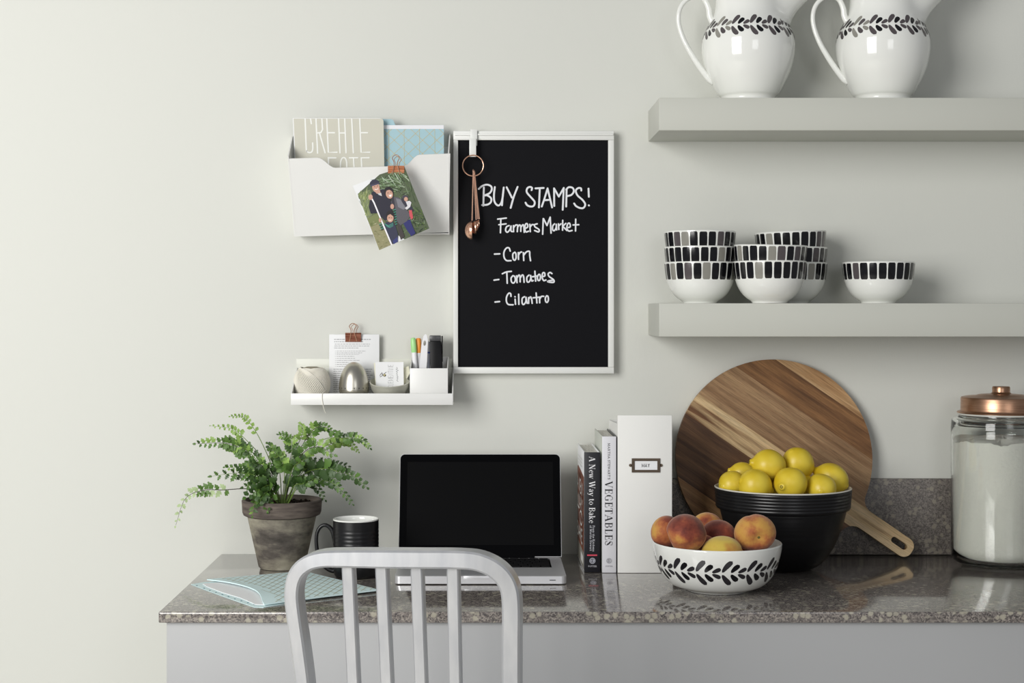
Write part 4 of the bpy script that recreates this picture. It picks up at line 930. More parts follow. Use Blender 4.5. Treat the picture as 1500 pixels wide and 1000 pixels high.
def leaf_shape(kind, rn):
    """unit leaf along +x, base at origin, fan lobes; returns verts, faces (thin, folded)"""
    if kind == 0: out = [(0, .0), (.12, .06), (.2, .22), (.34, .34), (.44, .28), (.52, .42), (.68, .42), (.72, .28), (.84, .26), (.9, .12), (1, 0)]
    elif kind == 1: out = [(0, 0), (.15, .05), (.25, .26), (.42, .40), (.5, .2), (.6, .34), (.76, .3), (.8, .14), (.92, .12), (1, 0)]
    else: out = [(0, 0), (.1, .04), (.16, .20), (.30, .30), (.36, .12), (.44, .27), (.56, .30), (.6, .11), (.70, .22), (.8, .2), (.84, .08), (1, 0)]
    up = [(x, y * rn.uniform(.85, 1.15)) for x, y in out]; dn = [(x, -y * rn.uniform(.85, 1.15)) for x, y in out]
    n = len(out); vs = [Vector((x, y, .10 * abs(y) + .06 * math.sin(x * 3) - .10 * x * x)) for x, y in up] + [Vector((x, y, .10 * abs(y) + .06 * math.sin(x * 3) - .10 * x * x)) for x, y in dn]
    mids = [Vector((x, 0, .06 * math.sin(x * 3) - .10 * x * x)) for x, _ in out]; vs += mids; fs = []
    for i in range(n - 1): fs.append((2 * n + i, 2 * n + i + 1, i + 1, i)); fs.append((2 * n + i, n + i, n + i + 1, 2 * n + i + 1))
    return [Vector((v.x, v.y * .86, v.z)) for v in vs], fs
rl = random.Random(21); SHAPES = [leaf_shape(k_, rl) for k_ in (0, 0, 1, 1, 2)]
LM = {}
def leaf_mesh(si, gi):
    if (si, gi) not in LM:
        vs, fs = SHAPES[si]; me = bpy.data.meshes.new('leaflet'); me.from_pydata(vs, [], fs); me.materials.append(GR[gi]); me.shade_smooth(); LM[(si, gi)] = me
    return LM[(si, gi)]
cq = lambda x, y: (220 + x / 3.126, 590 + y / 3.126)
FR = [ # points (crop px), depth at tip relative to pot centre (m, - is nearer), leaf length mm at middle, colour, start fraction, kind
 ([(600, 415), (560, 300), (505, 170), (455, 90), (420, 60), (368, 62)], -.02, 8, 2, .45, 1, 9),
 ([(590, 415), (530, 280), (430, 160), (370, 118), (278, 105)], .02, 8.5, 2, .50, 1, 8),
 ([(590, 415), (510, 310), (440, 225), (350, 185), (212, 187)], -.03, 17, 1, .45, 3, 13),
 ([(585, 418), (540, 360), (480, 330), (400, 320), (285, 335)], -.07, 21, 0, .25, 4, 9),
 ([(580, 418), (480, 398), (330, 398), (240, 400), (160, 440), (117, 560)], -.02, 13, 3, .34, 2, 12),
 ([(590, 418), (545, 395), (505, 415), (478, 455), (468, 515)], -.095, 17, 1, .2, 4, 8),
 ([(600, 418), (560, 400), (520, 420), (500, 460)], -.09, 19, 0, .25, 0, 6),
 ([(600, 418), (570, 405), (555, 430), (540, 470), (538, 500)], -.088, 12, 1, .3, 0, 6),
 ([(600, 418), (560, 380), (500, 395), (440, 430)], -.08, 18, 0, .3, 1, 6),
 ([(612, 412), (640, 280), (690, 160), (700, 120), (682, 95)], .03, 9, 2, .45, 1, 9),
 ([(615, 412), (660, 270), (740, 130), (800, 110), (860, 150)], .0, 12, 1, .45, 2, 10),
 ([(620, 412), (700, 270), (790, 170), (890, 160), (960, 165), (1005, 205)], -.01, 12, 1, .45, 3, 14),
 ([(620, 412), (720, 260), (820, 190), (900, 180), (952, 222)], .04, 11, 2, .45, 1, 11),
 ([(625, 412), (700, 330), (800, 300), (860, 315), (930, 335), (990, 385)], -.04, 17, 0, .25, 0, 12),
 ([(625, 415), (700, 355), (800, 355), (860, 385), (925, 460)], -.02, 12, 0, .3, 3, 13),
 ([(625, 418), (680, 370), (750, 375), (800, 442)], .02, 12, 0, .3, 2, 9),
 ([(604, 412), (592, 310), (570, 230), (540, 190)], .02, 13, 1, .4, 0, 8),
 ([(608, 412), (628, 310), (650, 220), (640, 165), (590, 146)], -.02, 15, 1, .45, 4, 8),
 ([(600, 415), (530, 330), (470, 240), (410, 195)], -.05, 16, 1, .35, 3, 8),
 ([(598, 415), (560, 340), (520, 290), (450, 270)], -.04, 18, 0, .3, 4, 7),
 ([(612, 415), (680, 340), (740, 285), (830, 280), (905, 290)], .04, 14, 0, .3, 4, 10),
 ([(606, 415), (650, 330), (700, 230), (770, 200), (840, 235)], -.05, 17, 1, .4, 3, 9),
 ([(606, 415), (640, 340), (660, 290), (720, 250)], -.06, 18, 0, .35, 0, 6),
 ([(603, 415), (615, 330), (600, 260), (560, 215)], -.05, 15, 1, .35, 1, 8),
 ([(600, 416), (560, 380), (510, 365), (430, 385)], -.06, 17, 0, .3, 2, 7),
 ([(612, 416), (660, 380), (700, 370), (760, 345)], -.03, 17, 0, .25, 0, 7),
 ([(602, 415), (596, 340), (585, 300), (560, 280)], .05, 14, 1, .4, 2, 6),
 ([(590, 415), (500, 330), (440, 300), (345, 295)], .02, 14, 1, .35, 1, 9),
 ([(612, 412), (650, 290), (720, 180), (760, 110), (745, 98)], .05, 9, 2, .5, 2, 9),
 ([(612, 414), (655, 320), (690, 270), (660, 215)], .03, 15, 1, .4, 0, 7),
]
rf = random.Random(77); nleaf = 0
for fi, (pts, dz, ll, g, st0, sk, npair) in enumerate(FR):
    n = len(pts); w3 = []
    for i, (x, y) in enumerate(pts):
        f = i / (n - 1); px, py = cq(x, y); dd = dpt + dz * f ** .9; 
        if i == 0: dd = dpt - .01 + rf.uniform(-.012, .012)
        w3.append(P(px, py, min(dd, 3.285)))
    w3[0].z = pc.z + ht - .012
    line = smooth_line(w3, 8); N_ = len(line)
    mb = MB(); mb.tube(line, [.0011 * (1 - .75 * i / (N_ - 1)) for i in range(N_)], 5)
    stem = obj('frond', mb, M_stemd if fi in (2, 4, 19, 21, 10) else M_stemg, fern)
    extra = MB()
    for j in range(npair * 2 + 1):
        if j == npair * 2: f = 1.0; side = 0
        else: f = st0 + (1 - st0) * ((j // 2) + .5 * (j % 2) * .6 + .3) / (npair + .3); side = 1 if j % 2 else -1
        q = f * (N_ - 1); i0 = min(int(q), N_ - 2); p = line[i0].lerp(line[i0 + 1], min(1, q - i0)); tn = (line[min(i0 + 1, N_ - 1)] - line[max(i0 - 1, 0)]).normalized()
        g_ = (f - st0) / (1 - st0); size = ll * .001 * (1.05 - .68 * g_) * rf.uniform(.78, 1.2) * (1 if side else .9) * 1.5
        sd = tn.cross(Vector((0, -1, 0)) + Vector((rf.uniform(-.3, .3), 0, rf.uniform(-.5, .1)))).normalized() * side
        ax_ = (tn * (.75 if side else 1) + sd * 1.0 + Vector((0, rf.uniform(-.45, .25), rf.uniform(-.25, .1)))).normalized() if side else tn
        nr = Vector((rf.uniform(-.3, .3), -1, rf.uniform(.0, .8))); nr = (nr - ax_ * nr.dot(ax_)).normalized(); yy = nr.cross(ax_)
        m3 = Matrix((ax_, yy, nr)).transposed(); gi = g
        if g in (0, 1) and rf.random() < .25: gi = 1 - g
        if g == 1 and rf.random() < .2: gi = 2
        if g == 3 and g_ < .45: gi = 1 if rf.random() < .6 else 3
        si = {0: 0, 1: 1, 2: 2, 3: 3, 4: 4}[sk]
        if p.y > -.014: continue
        if size > .0092 and nleaf < 292:
            o = bpy.data.objects.new('leaflet', leaf_mesh(si, gi)); COL.objects.link(o); o.parent = stem; nleaf += 1
            o.matrix_local = Matrix.Translation(p - pc) @ m3.to_4x4() @ Matrix.Diagonal((size, size, size, 1))
        else:
            vs, fs = SHAPES[si]; extra.add([p + m3 @ (v * size) for v in vs], fs, gi)
    if extra.v: obj('small_leaflets', extra, GR, stem, recalc=False)

# ------------------------------------------------------------------ mug
dm = 3.02; km = dm / F; mc = Vector((X(521.3, dm), dm - D, CT + .0003)); mug = thing('mug', 'black ribbed mug with white inside beside the fern pot', 'mug', mc)
rm = 33.6 * km; hm = .1115; pr_ = [(.0005, .0015), (rm * .8, .0015), (rm * .84, 0), (rm * .9, .001), (rm * .955, .006), (rm * .975, .016)]
for i in range(1, 46):
    z = .016 + (hm - .002 - .016) * i / 45; pr_.append((rm * (.985 + .010 * min(1, i / 20)) + (.00035 * math.sin(i * 1.7) if 6 < i < 38 else 0), z))
mb = MB(); mb.lathe(pr_, mc, 72); obj('body', mb, M_matblack, mug, angle=50)
mb = MB(); mb.lathe([(pr_[-1][0], hm - .002), (rm * .995, hm), (rm * .97, hm + .0006), (rm * .94, hm - .0005), (rm * .92, hm - .006), (rm * .92, .012), (.0005, .006)], mc, 72); obj('inside', mb, M_ceram, mug, angle=60)
hp = [(492, 802), (490.5, 790), (486, 776), (478, 769), (470, 771), (464.5, 780), (463.5, 795), (466, 812), (473, 826), (483, 834), (492, 836)]
sm = smooth_line([P(x, y, dm) for x, y in hp], 5); mb = MB(); mb.tube(sm, [(4.2 - 1.5 * math.sin(math.pi * i / (len(sm) - 1))) * km for i in range(len(sm))], 12, flat=1.0)
obj('handle', mb, M_matblack, mug, angle=60)

# ------------------------------------------------------------------ stationery on the worktop
def sheet(pts_px, h, th_, m_, name, parent):
    vs = [onz(x, y, h if not isinstance(h, list) else h[i]) for i, (x, y) in enumerate(pts_px)]; n = len(vs)
    tri = tessellate_polygon([[Vector((v.x, v.y, 0)) for v in vs]])
    mb = MB(); mb.add(vs + [v - Vector((0, 0, th_)) for v in vs], [tuple(t) for t in tri] + [tuple(i + n for i in t)[::-1] for t in tri] + [(i, (i + 1) % n, (i + 1) % n + n, i + n) for i in range(n)])
    return obj(name, mb, m_, parent, smooth=False)
env = thing('envelope', 'aqua envelope with gold grid lines and open flap on the worktop', 'envelope', onz(410, 866))
sheet([(279.8, 855.2), (300, 852), (437, 845.5), (505, 868), (386, 889.2), (372, 888.6), (330, 874), (300, 863)], .0012, .0010, M_aqua, 'flap', env)
sheet([(297, 854.6), (330, 851.3), (400, 872), (391, 885.5), (374, 884.5), (352, 875), (325, 867), (303, 858.5)], .0026, .0011, M_paper, 'lining', env)
TLq, BLq, BRq, TRq = onz(303, 851.3), onz(387.5, 888.3), onz(554.5, 868), onz(446, 839.5)
def fpnt(u, v):                                    # u along from flap to far end, v from back to front
    a = TLq.lerp(BLq, v); b = TRq.lerp(BRq, v); p = a.lerp(b, u)
    lift = .0045 + .0015 * v * min(1, u * 4) + .006 * math.exp(-((u - .0) / .16) ** 2) * math.sin(math.pi * min(1, v * 1.05)) 
    return Vector((p.x, p.y, CT + lift))
def ust(v): return .0 + .17 * math.sin(math.pi * min(1, max(0, v))) ** 1.3 * .9
mb = MB(); NU, NV_ = 26, 16; vs = []
for j in range(NV_ + 1):
    v = j / NV_; s0_ = ust(v)
    for i in range(NU + 1): vs.append(fpnt(s0_ + (1 - s0_) * i / NU, v))
n0 = len(vs); W_ = NU + 1; fs = []
for j in range(NV_):
    for i in range(NU): b = j * W_ + i; fs.append((b, b + 1, b + W_ + 1, b + W_))
mb.add(vs + [v - Vector((0, 0, .0022)) for v in vs], fs + [tuple(i + n0 for i in f)[::-1] for f in fs])
for i in range(NU): mb.f.append((NV_ * W_ + i, NV_ * W_ + i + 1, NV_ * W_ + i + 1 + n0, NV_ * W_ + i + n0)); mb.m.append(0); mb.c.append(None)
for i in range(NU): mb.f.append((i + 1, i, i + n0, i + 1 + n0)); mb.m.append(0); mb.c.append(None)
for j in range(NV_): a = j * W_; b = a + W_; mb.f.append((a, b, b + n0, a + n0)); mb.m.append(0); mb.c.append(None)
for j in range(NV_): a = j * W_ + NU; b = a + W_; mb.f.append((b, a, a + n0, b + n0)); mb.m.append(0); mb.c.append(None)
obj('front_panel', mb, M_aqua, env, angle=40)
dec = Dec(lambda u, v: fpnt(u, v), (0, 0, 1), .0002, .000004)
def gl(p, q, w_=.0045):
    N = 14; pts = [(p[0] + (q[0] - p[0]) * i / N, p[1] + (q[1] - p[1]) * i / N) for i in range(N + 1)]
    pts = [x for x in pts if x[0] > ust(x[1]) + .09]
    if len(pts) > 1: dec.stroke(pts, w_, (170, 160, 118), cap=False)
for i in range(-14, 26):
    for s_ in (((i * .083, 0), (i * .083 + .07, 1)), ((i * .083, 1), (i * .083 + 1.19, 0))):
        c_ = clip_line(s_[0], s_[1], .02, .02, .985, .985)
        if c_: gl(*c_)
dec.obj('gold_pattern', env)
dec = Dec(lambda x, y: onz(270 + x / 5.172, 830 + y / 5.172, .0012), (0, 0, 1), .0003)
for x, y in [(95, 142), (150, 162), (193, 178), (240, 194), (288, 210), (335, 226), (383, 243), (432, 258), (482, 272), (530, 284)]: dec.disc((x, y), 7, (96, 150, 168), 3)
dec.obj('dotted_border', env)

# ------------------------------------------------------------------ laptop
lt = thing('laptop', 'open silver laptop with a black screen on the worktop', 'laptop', (X(703, 3.03), -.25, CT))
fy = 2.926 - D; by = 3.150 - D; lx0 = X(578, 2.926); lx1 = X(829.8, 2.926); z0 = CT + .002; z1 = CT + .0165
mb = MB()
def rr_loop(x0, y0, x1, y1, rad, n=6):
    pts = []
    for cx, cy, a0 in ((x1 - rad, y1 - rad, 0), (x0 + rad, y1 - rad, 90), (x0 + rad, y0 + rad, 180), (x1 - rad, y0 + rad, 270)):
        for q in range(n + 1): a = R(a0 + 90 * q / n); pts.append((cx + rad * math.cos(a), cy + rad * math.sin(a)))
    return pts
frb = (Vector((0, 0, z1)), Vector((1, 0, 0)), Vector((0, 1, 0)), Vector((0, 0, 1)))
mb.prism([rr_loop(lx0, fy, lx1, by, .010)], frb, z1 - z0)
base = obj('laptop_base', mb, M_alul, lt, angle=30)
md = base.modifiers.new('b', 'BEVEL'); md.width = .0008; md.segments = 2; md.limit_method = 'ANGLE'
mb = MB()
for x in (lx0 + .02, lx1 - .02):
    for y in (fy + .02, by - .02): mb.lathe([(.0005, CT + .0002), (.006, CT + .0002), (.006, z0)], (x, y, 0), 16)
obj('rubber_feet', mb, M_key, lt)
kx0, kx1 = lx0 + .022, X(806.5, 3.03) - .0; ky0, ky1 = fy + .102, by - .018
mb = MB(); mb.box((kx0 - .002, ky0 - .002, z1 - .0002), (kx1 + .002, ky1 + .002, z1 + .0002)); kb_ = obj('keyboard', mb, M_bezel, lt)
rows = [14, 14, 13, 12, 12]; kh = (ky1 - ky0) / 5.6; y = ky1
for ri in range(6):
    hgt = kh * .6 if ri == 0 else kh; y -= hgt
    if ri < 5: ws = [1] * 14 if ri < 1 else ([1] * 13 + [1.5] if ri == 1 else [1.5] + [1] * 12 + [1] if ri == 2 else [1.8] + [1] * 11 + [1.8] if ri == 3 else [2.3] + [1] * 10 + [2.3])
    else: ws = [1, 1, 1, 1.25, 5, 1.25, 1, 1, 1, 1]
    tot = sum(ws); x = kx0
    for w_ in ws:
        wx = (kx1 - kx0) * w_ / tot; mb = MB(); mb.box((x + .0012, y + .0012, z1 + .0001), (x + wx - .0012, y + hgt - .0012, z1 + .0014), .0004, seg=1); obj('key', mb, M_key, kb_); x += wx
mb = MB(); mb.box((X(668, 2.96), fy + .012, z1 - .0003), (X(742, 2.96), fy + .088, z1 + .0002), .0001, seg=1); obj('trackpad', mb, mat('trackpad', (178, 179, 182), .3, .3), lt)
mb = MB(); mb.box((X(679, 2.926), fy - .0003, z1 - .006), (X(718, 2.926), fy + .006, z1 + .0003), .001); obj('thumb_notch', mb, mat('notch', (214, 214, 216), .3, .3), lt)
mb = MB(); mb.box((X(805, 2.926), fy - .0003, CT + .0085), (X(814, 2.926), fy + .001, CT + .0098)); obj('sensor_slot', mb, M_key, lt)
hb_ = Vector((0, 3.140 - D, z1 + .0025)); lw = .3285
tp = Vector((0, 3.205 - D, Z(664.8, 3.205))); vdir = (tp - hb_); LH = vdir.length; vdir.normalize(); nl = Vector((1, 0, 0)).cross(vdir)
xm = (X(583.2, 3.14) + X(823.2, 3.14)) / 2; frl = (Vector((xm, hb_.y, hb_.z)), Vector((1, 0, 0)), vdir, nl)
def lidl(i_, rad):
    pts = [(-lw / 2 + i_, i_), (lw / 2 - i_, i_)]
    for cx, a0 in ((lw / 2 - i_ - rad, 0), (-lw / 2 + i_ + rad, 90)):
        for q in range(9): a = R(a0 + 90 * q / 8); pts.append((cx + rad * math.cos(a), LH - i_ - rad + rad * math.sin(a)))
    return pts
def rlp(x0, y0, x1, y1, rad):
    return rr_loop(x0, y0, x1, y1, rad)
mb = MB(); mb.prism([lidl(0, .010)], (frl[0] - nl * .0006, frl[1], frl[2], nl), .0055); lid = obj('lid', mb, M_alul, lt, angle=30)
mb = MB(); mb.prism([lidl(.0008, .0094)], (frl[0] + nl * .0, frl[1], frl[2], nl), .0012); obj('bezel', mb, M_bezel, lid, smooth=False)
mb = MB(); mb.prism([[(-lw / 2 + .0155, .024), (lw / 2 - .0155, .024), (lw / 2 - .0155, LH - .0165), (-lw / 2 + .0155, LH - .0165)]], (frl[0] + nl * .0002, frl[1], frl[2], nl), .0008); obj('screen', mb, M_screen, lid, smooth=False)
mb = MB(); mb.tube([(xm - .11, hb_.y + .003, hb_.z - .0005), (xm + .11, hb_.y + .003, hb_.z - .0005)], .0035, 12); obj('hinge', mb, M_bezel, lt)

# ------------------------------------------------------------------ books and file box
def book(name, label, xl, xr, dfr, dbk, ztop, mcov, spine, slant=0.0):
    t = thing(name, label, 'book', ((xl + xr) / 2, dfr - D, CT))
    y0, y1 = dfr - D, dbk - D; zb = CT + .0005; th_ = .0022
    mb = MB(); mb.box((xl, y0, zb), (xl + th_, y1, ztop), .0006); c1 = obj('front_cover', mb, mcov[0], t)
    mb = MB(); mb.box((xr - th_, y0, zb), (xr, y1, ztop), .0006); obj('back_cover', mb, mcov[1], t)
    mb = MB(); mb.box((xl, y0 - .0006, zb), (xr, y0 + .0022, ztop), .0006); s_ = obj('spine', mb, spine, t)
    mb = MB(); mb.box((xl + th_ + .0003, y0 + .0025, zb + .003), (xr - th_ - .0003, y1 - .004, ztop - .003)); obj('page_block', mb, M_pages, t)
    return t, s_, c1
b1d = 3.064; bx0, bx1 = X(855.6, b1d), X(878.9, b1d)
t1, s1, c1 = book('cookbook', 'black-spined baking book with brown photo cover, leftmost upright book', bx0, bx1, b1d, 3.272, Z(662.2, b1d), (M_paper, M_paper), M_spineb)
dec = Dec(lambda x, y: P(830 + x / 4.7625, 640 + y / 4.7625, b1d - .0007), (0, -1, 0), .0001, .000003)
wt = (236, 236, 238)
text(dec, 'A New Way to Bake', (157, 135), (0, 1), (1, 0), 42, wt, length=468, track=.03)
text(dec, 'From the Kitchens', (181, 616), (0, 1), (1, 0), 15, (200, 200, 206), length=182)
text(dec, 'of Martha Stewart', (162, 616), (0, 1), (1, 0), 15, (200, 200, 206), length=178)
dec.poly([(143, 818), (213, 818), (213, 828), (143, 828)], (206, 74, 92))
def emblem(dec, c, fg, bg):
    dec.disc(c, 21, fg, n=20); dec.stroke(arc(c[0], c[1], 15, 15, 0, 350, 20), 3, bg, cap=False)
    for s_ in ([(-8, -8), (6, -8)], [(-9, 0), (9, 0)], [(-8, 8), (6, 8)], [(-2, -12), (-2, 12)]): dec.stroke([(c[0] + p[0], c[1] + p[1]) for p in s_], 3, bg, cap=False)
emblem(dec, (180, 862), (176, 178, 188), (30, 30, 40))
text(dec, 'POTTER', (150, 905), (1, 0), (0, -1), 10, (200, 200, 206), length=62)
dec.obj('spine_lettering', s1)
# front cover print: facing left
cz1, cz0 = Z(662.2, b1d), CT
def fc(u, v): return Vector((bx0, (b1d + (3.272 - b1d) * u) - D, cz0 + (cz1 - cz0) * v))
dec = Dec(fc, (-1, 0, 0), .0004, .00002)
dec.poly([(.02, .16), (.98, .16), (.98, .80), (.9, .82), (.5, .81), (.02, .79)], (124, 70, 50))
dec.poly([(.02, .02), (.98, .02), (.98, .16), (.02, .16)], (150, 146, 136)); dec.poly([(.12, .05), (.45, .05), (.45, .12), (.12, .12)], (236, 236, 232))
rnd = random.Random(3)
for _ in range(50): dec.disc((rnd.uniform(.08, .92), rnd.uniform(.2, .76)), rnd.uniform(.02, .06), rnd.choice([(96, 50, 36), (150, 92, 66), (112, 60, 44), (72, 38, 28)]), .03, 8)
for s_, v in (('A NEW', .62), ('WAY', .48), ('TO', .36), ('BAKE', .22)): text(dec, s_, (.93, v), (-1, 0), (0, 1), .11, (238, 236, 230), 'sans', .84, sw=.16)
for v in (.86, .89, .92): dec.stroke([(.2, v), (.8, v)], .006, (206, 206, 200), cap=False)
dec.obj('cover_print', c1)

b2d = 3.060; bx0, bx1 = X(882.0, b2d), X(902.6, b2d)
t2, s2, c2 = book('cookbook', 'white-spined vegetable cookbook between the black-spined book and file box', bx0, bx1, b2d, 3.262, Z(639, b2d), (mat('cover_grey', (196, 200, 190), .4), mat('cover_dark', (30, 32, 34), .4)), M_spinew)
dec = Dec(lambda x, y: P(830 + x / 4.7625, 640 + y / 4.7625, b2d - .0007), (0, -1, 0), .0001, .000003)
text(dec, "MARTHA STEWART'S", (288, 42), (0, 1), (1, 0), 15, (52, 52, 56), length=256)
text(dec, 'VEGETABLES', (268, 308), (0, 1), (1, 0), 52, (26, 26, 30), length=455)
emblem(dec, (296, 862), (196, 196, 200), (120, 120, 126)); text(dec, 'POTTER', (272, 905), (1, 0), (0, -1), 9, (150, 150, 156), length=50)
dec.obj('spine_lettering', s2)

fbd = 3.058; fx0, fx1 = X(904.8, fbd), X(984.6, fbd); fz = Z(608, fbd); yb0 = fbd - D; yb1 = 3.268 - D
fb = thing('magazine_file', 'tall white linen file box with metal label holder', 'file box', ((fx0 + fx1) / 2, yb0, CT))
mb = MB(); mb.box((fx0, yb0, CT + .0003), (fx1, yb0 + .003, fz), .0012); obj('front_panel', mb, M_linen, fb)
for xa in (fx0, fx1 - .003):
    ring = [(yb0 + .002, fz - .0005), (yb0 + .012, fz - .001), (yb0 + .016, Z(621, fbd)), (yb1, Z(614.7, 3.268)), (yb1, CT + .0003), (yb0 + .002, CT + .0003)]; n = len(ring)
    vs = [Vector((xa, y, z)) for y, z in ring] + [Vector((xa + .003, y, z)) for y, z in ring]
    mb = MB(); mb.add(vs, [tuple(range(n)), tuple(range(2 * n - 1, n - 1, -1))] + [(i, (i + 1) % n, (i + 1) % n + n, i + n) for i in range(n)]); obj('side_panel', mb, M_linen, fb, smooth=False)
mb = MB(); mb.box((fx0 + .003, yb1 - .003, CT + .0003), (fx1 - .003, yb1, Z(614.7, 3.268)), .0008); obj('back_panel', mb, M_linen, fb)
mb = MB(); mb.box((fx0 + .003, yb0 + .003, CT + .0003), (fx1 - .003, yb1 - .003, CT + .003)); obj('base', mb, M_linen, fb)
M_brass = mat('aged_nickel', (120, 106, 92), .28, 1.0)
dl = fbd
def rectm(l_, t__, r_, b_): return [(X(l_, dl), Z(t__, dl)), (X(r_, dl), Z(t__, dl)), (X(r_, dl), Z(b_, dl)), (X(l_, dl), Z(b_, dl))]
frz = (Vector((0, yb0 - .0022, 0)), Vector((1, 0, 0)), Vector((0, 0, 1)), Vector((0, -1, 0)))
mb = MB(); mb.prism([rectm(925.3, 671, 966.8, 691.6), rectm(929.5, 674.8, 962.8, 687.8)], frz, .0022)
frz2 = (Vector((0, yb0 - .0034, 0)),) + frz[1:]
mb.prism([rectm(926.6, 672.4, 965.6, 690.4), rectm(928, 673.8, 964.2, 689)], frz2, .0014)
for cxp, sgn in ((923.6, -1), (968.5, 1)):
    cpt = P(cxp, 681.3, dl); mb.lathe([(.0002, .0036), (.0014, .0034), (.0024, .0024), (.0030, .0008), (.0032, 0)], (cpt.x, yb0, cpt.z), 16, rot=Matrix.Rotation(R(90), 3, 'X'))
lh = obj('label_holder', mb, M_brass, fb, angle=30, label='dark metal label holder reading MAY')
mb = MB(); a_ = P(929.0, 674.3, dl); b_ = P(963.2, 688.2, dl); mb.box((a_.x, yb0 - .0010, a_.z), (b_.x, yb0 - .0002, b_.z)); lc = obj('label_card', mb, M_paper, lh)
dec = Dec(lambda x, y: P(x, y, dl - .0010), (0, -1, 0), .0001); text(dec, 'MAY', (940.2, 684.0), (1, 0), (0, -1), 4.9, (30, 30, 34), 'sans', 12.2, sw=.19, track=.14)
dec2 = dec.obj('printed_text', lh)

# ------------------------------------------------------------------ round acacia board
KW = 3.262 / F
bz = Vector((0, .037, .411)).normalized(); bn = Vector((1, 0, 0)).cross(bz)
bc_ = P(1134, 670, 3.2635); ang = R(-34.6)
ua = Vector((1, 0, 0)) * math.cos(ang) + bz * math.sin(ang); ub = bn.cross(ua)   # along handle; across (up-right)
Rd = 144.0; hwid = 14.4; tipL = 241.0; fr_ = 20.0
# fillet circle centre: distance Rd+fr from origin, b = hwid+fr
bf = hwid + fr_; af = math.sqrt((Rd + fr_) ** 2 - bf ** 2); th1 = math.atan2(bf, af)
out = []
for i in range(97): a = th1 + (2 * math.pi - 2 * th1) * i / 96; out.append((Rd * math.cos(a), Rd * math.sin(a)))
for i in range(1, 9):                              # lower fillet
    a0 = math.pi - th1; a0 = math.atan2(Rd * math.sin(-th1) + bf, Rd * math.cos(-th1) - af); a = a0 + (math.pi / 2 - a0) * i / 8; out.append((af + fr_ * math.cos(a), -bf + fr_ * math.sin(a)))
cr_ = 12.5
for i in range(9): a = -math.pi / 2 + math.pi / 2 * i / 8; out.append((tipL - cr_ + cr_ * math.cos(a), -hwid + cr_ + cr_ * math.sin(a)))
for i in range(9): a = math.pi / 2 * i / 8; out.append((tipL - cr_ + cr_ * math.cos(a), hwid - cr_ + cr_ * math.sin(a)))
for i in range(0, 8):
    a0 = math.atan2(Rd * math.sin(th1) - bf, Rd * math.cos(th1) - af); a = -math.pi / 2 + (a0 + math.pi / 2) * i / 8; out.append((af + fr_ * math.cos(a), bf + fr_ * math.sin(a)))
def clip_half(poly, b0, keep_above):
    res = []; n = len(poly)
    for i in range(n):
        p, q = poly[i], poly[(i + 1) % n]; ip = (p[1] >= b0) == keep_above; iq = (q[1] >= b0) == keep_above
        if ip: res.append(p)
        if ip != iq: t = (b0 - p[1]) / (q[1] - p[1]); res.append((p[0] + (q[0] - p[0]) * t, b0))
    return res
def wood(name, c1_, c2_, c3_, seed):
    m = bpy.data.materials.new(name); m.use_nodes = True; nt = m.node_tree; N = nt.nodes; L = nt.links; b = N['Principled BSDF']
    tc = N.new('ShaderNodeTexCoord'); mp = N.new('ShaderNodeMapping'); mp.inputs['Rotation'].default_value = (0, ang, 0); mp.vector_type = 'POINT'
    mp.inputs['Location'].default_value = (seed, 0, seed * .37); L.new(tc.outputs['Object'], mp.inputs[0])
    def nz(scale, det, rough=.5, src=mp):
        m2 = N.new('ShaderNodeMapping'); m2.inputs['Scale'].default_value = scale; L.new(src.outputs[0], m2.inputs[0])
        n_ = N.new('ShaderNodeTexNoise'); n_.inputs['Scale'].default_value = 1; n_.inputs['Detail'].default_value = det; n_.inputs['Roughness'].default_value = rough; L.new(m2.outputs[0], n_.inputs['Vector']); return n_
    big = nz((3.2, 40, 62), 4); fine_ = nz((12, 300, 520), 3); pore = nz((60, 500, 1300), 1)
    r = N.new('ShaderNodeValToRGB'); e = r.color_ramp.elements; e[0].position = .36; e[0].color = lin(c2_) + (1,); e[1].position = .64; e[1].color = lin(c3_) + (1,); k = e.new(.5); k.color = lin(c1_) + (1,)
    L.new(big.outputs[0], r.inputs[0])
    mr = N.new('ShaderNodeMapRange'); mr.inputs[1].default_value = .35; mr.inputs[2].default_value = .65; mr.inputs[3].default_value = .76; mr.inputs[4].default_value = 1.08; L.new(fine_.outputs[0], mr.inputs[0])
    pr = N.new('ShaderNodeMapRange'); pr.inputs[1].default_value = .28; pr.inputs[2].default_value = .4; pr.inputs[3].default_value = .72; pr.inputs[4].default_value = 1.0; L.new(pore.outputs[0], pr.inputs[0])
    mm = N.new('ShaderNodeMath'); mm.operation = 'MULTIPLY'; L.new(mr.outputs[0], mm.inputs[0]); L.new(pr.outputs[0], mm.inputs[1])
    vm = N.new('ShaderNodeVectorMath'); vm.operation = 'SCALE'; L.new(r.outputs[0], vm.inputs[0]); L.new(mm.outputs[0], vm.inputs['Scale']); L.new(vm.outputs[0], b.inputs['Base Color'])
    b.inputs['Roughness'].default_value = .5; b.inputs['Specular IOR Level'].default_value = .3; return m
brd = thing('cutting_board', 'round striped acacia serving board with handle leaning on the wall', 'cutting board', Vector((bc_.x, bc_.y, CT)))
bounds = [150, 121, 79, 15.2, -20, -103, -150]
tones = [((178, 140, 98), (150, 110, 72), (198, 164, 122)), ((122, 86, 54), (100, 68, 42), (144, 104, 66)), ((148, 116, 84), (130, 98, 68), (168, 136, 100)), ((206, 176, 132), (116, 80, 52), (222, 196, 154)), ((108, 78, 54), (86, 60, 42), (130, 96, 66)), ((150, 112, 74), (120, 84, 54), (176, 138, 98))]
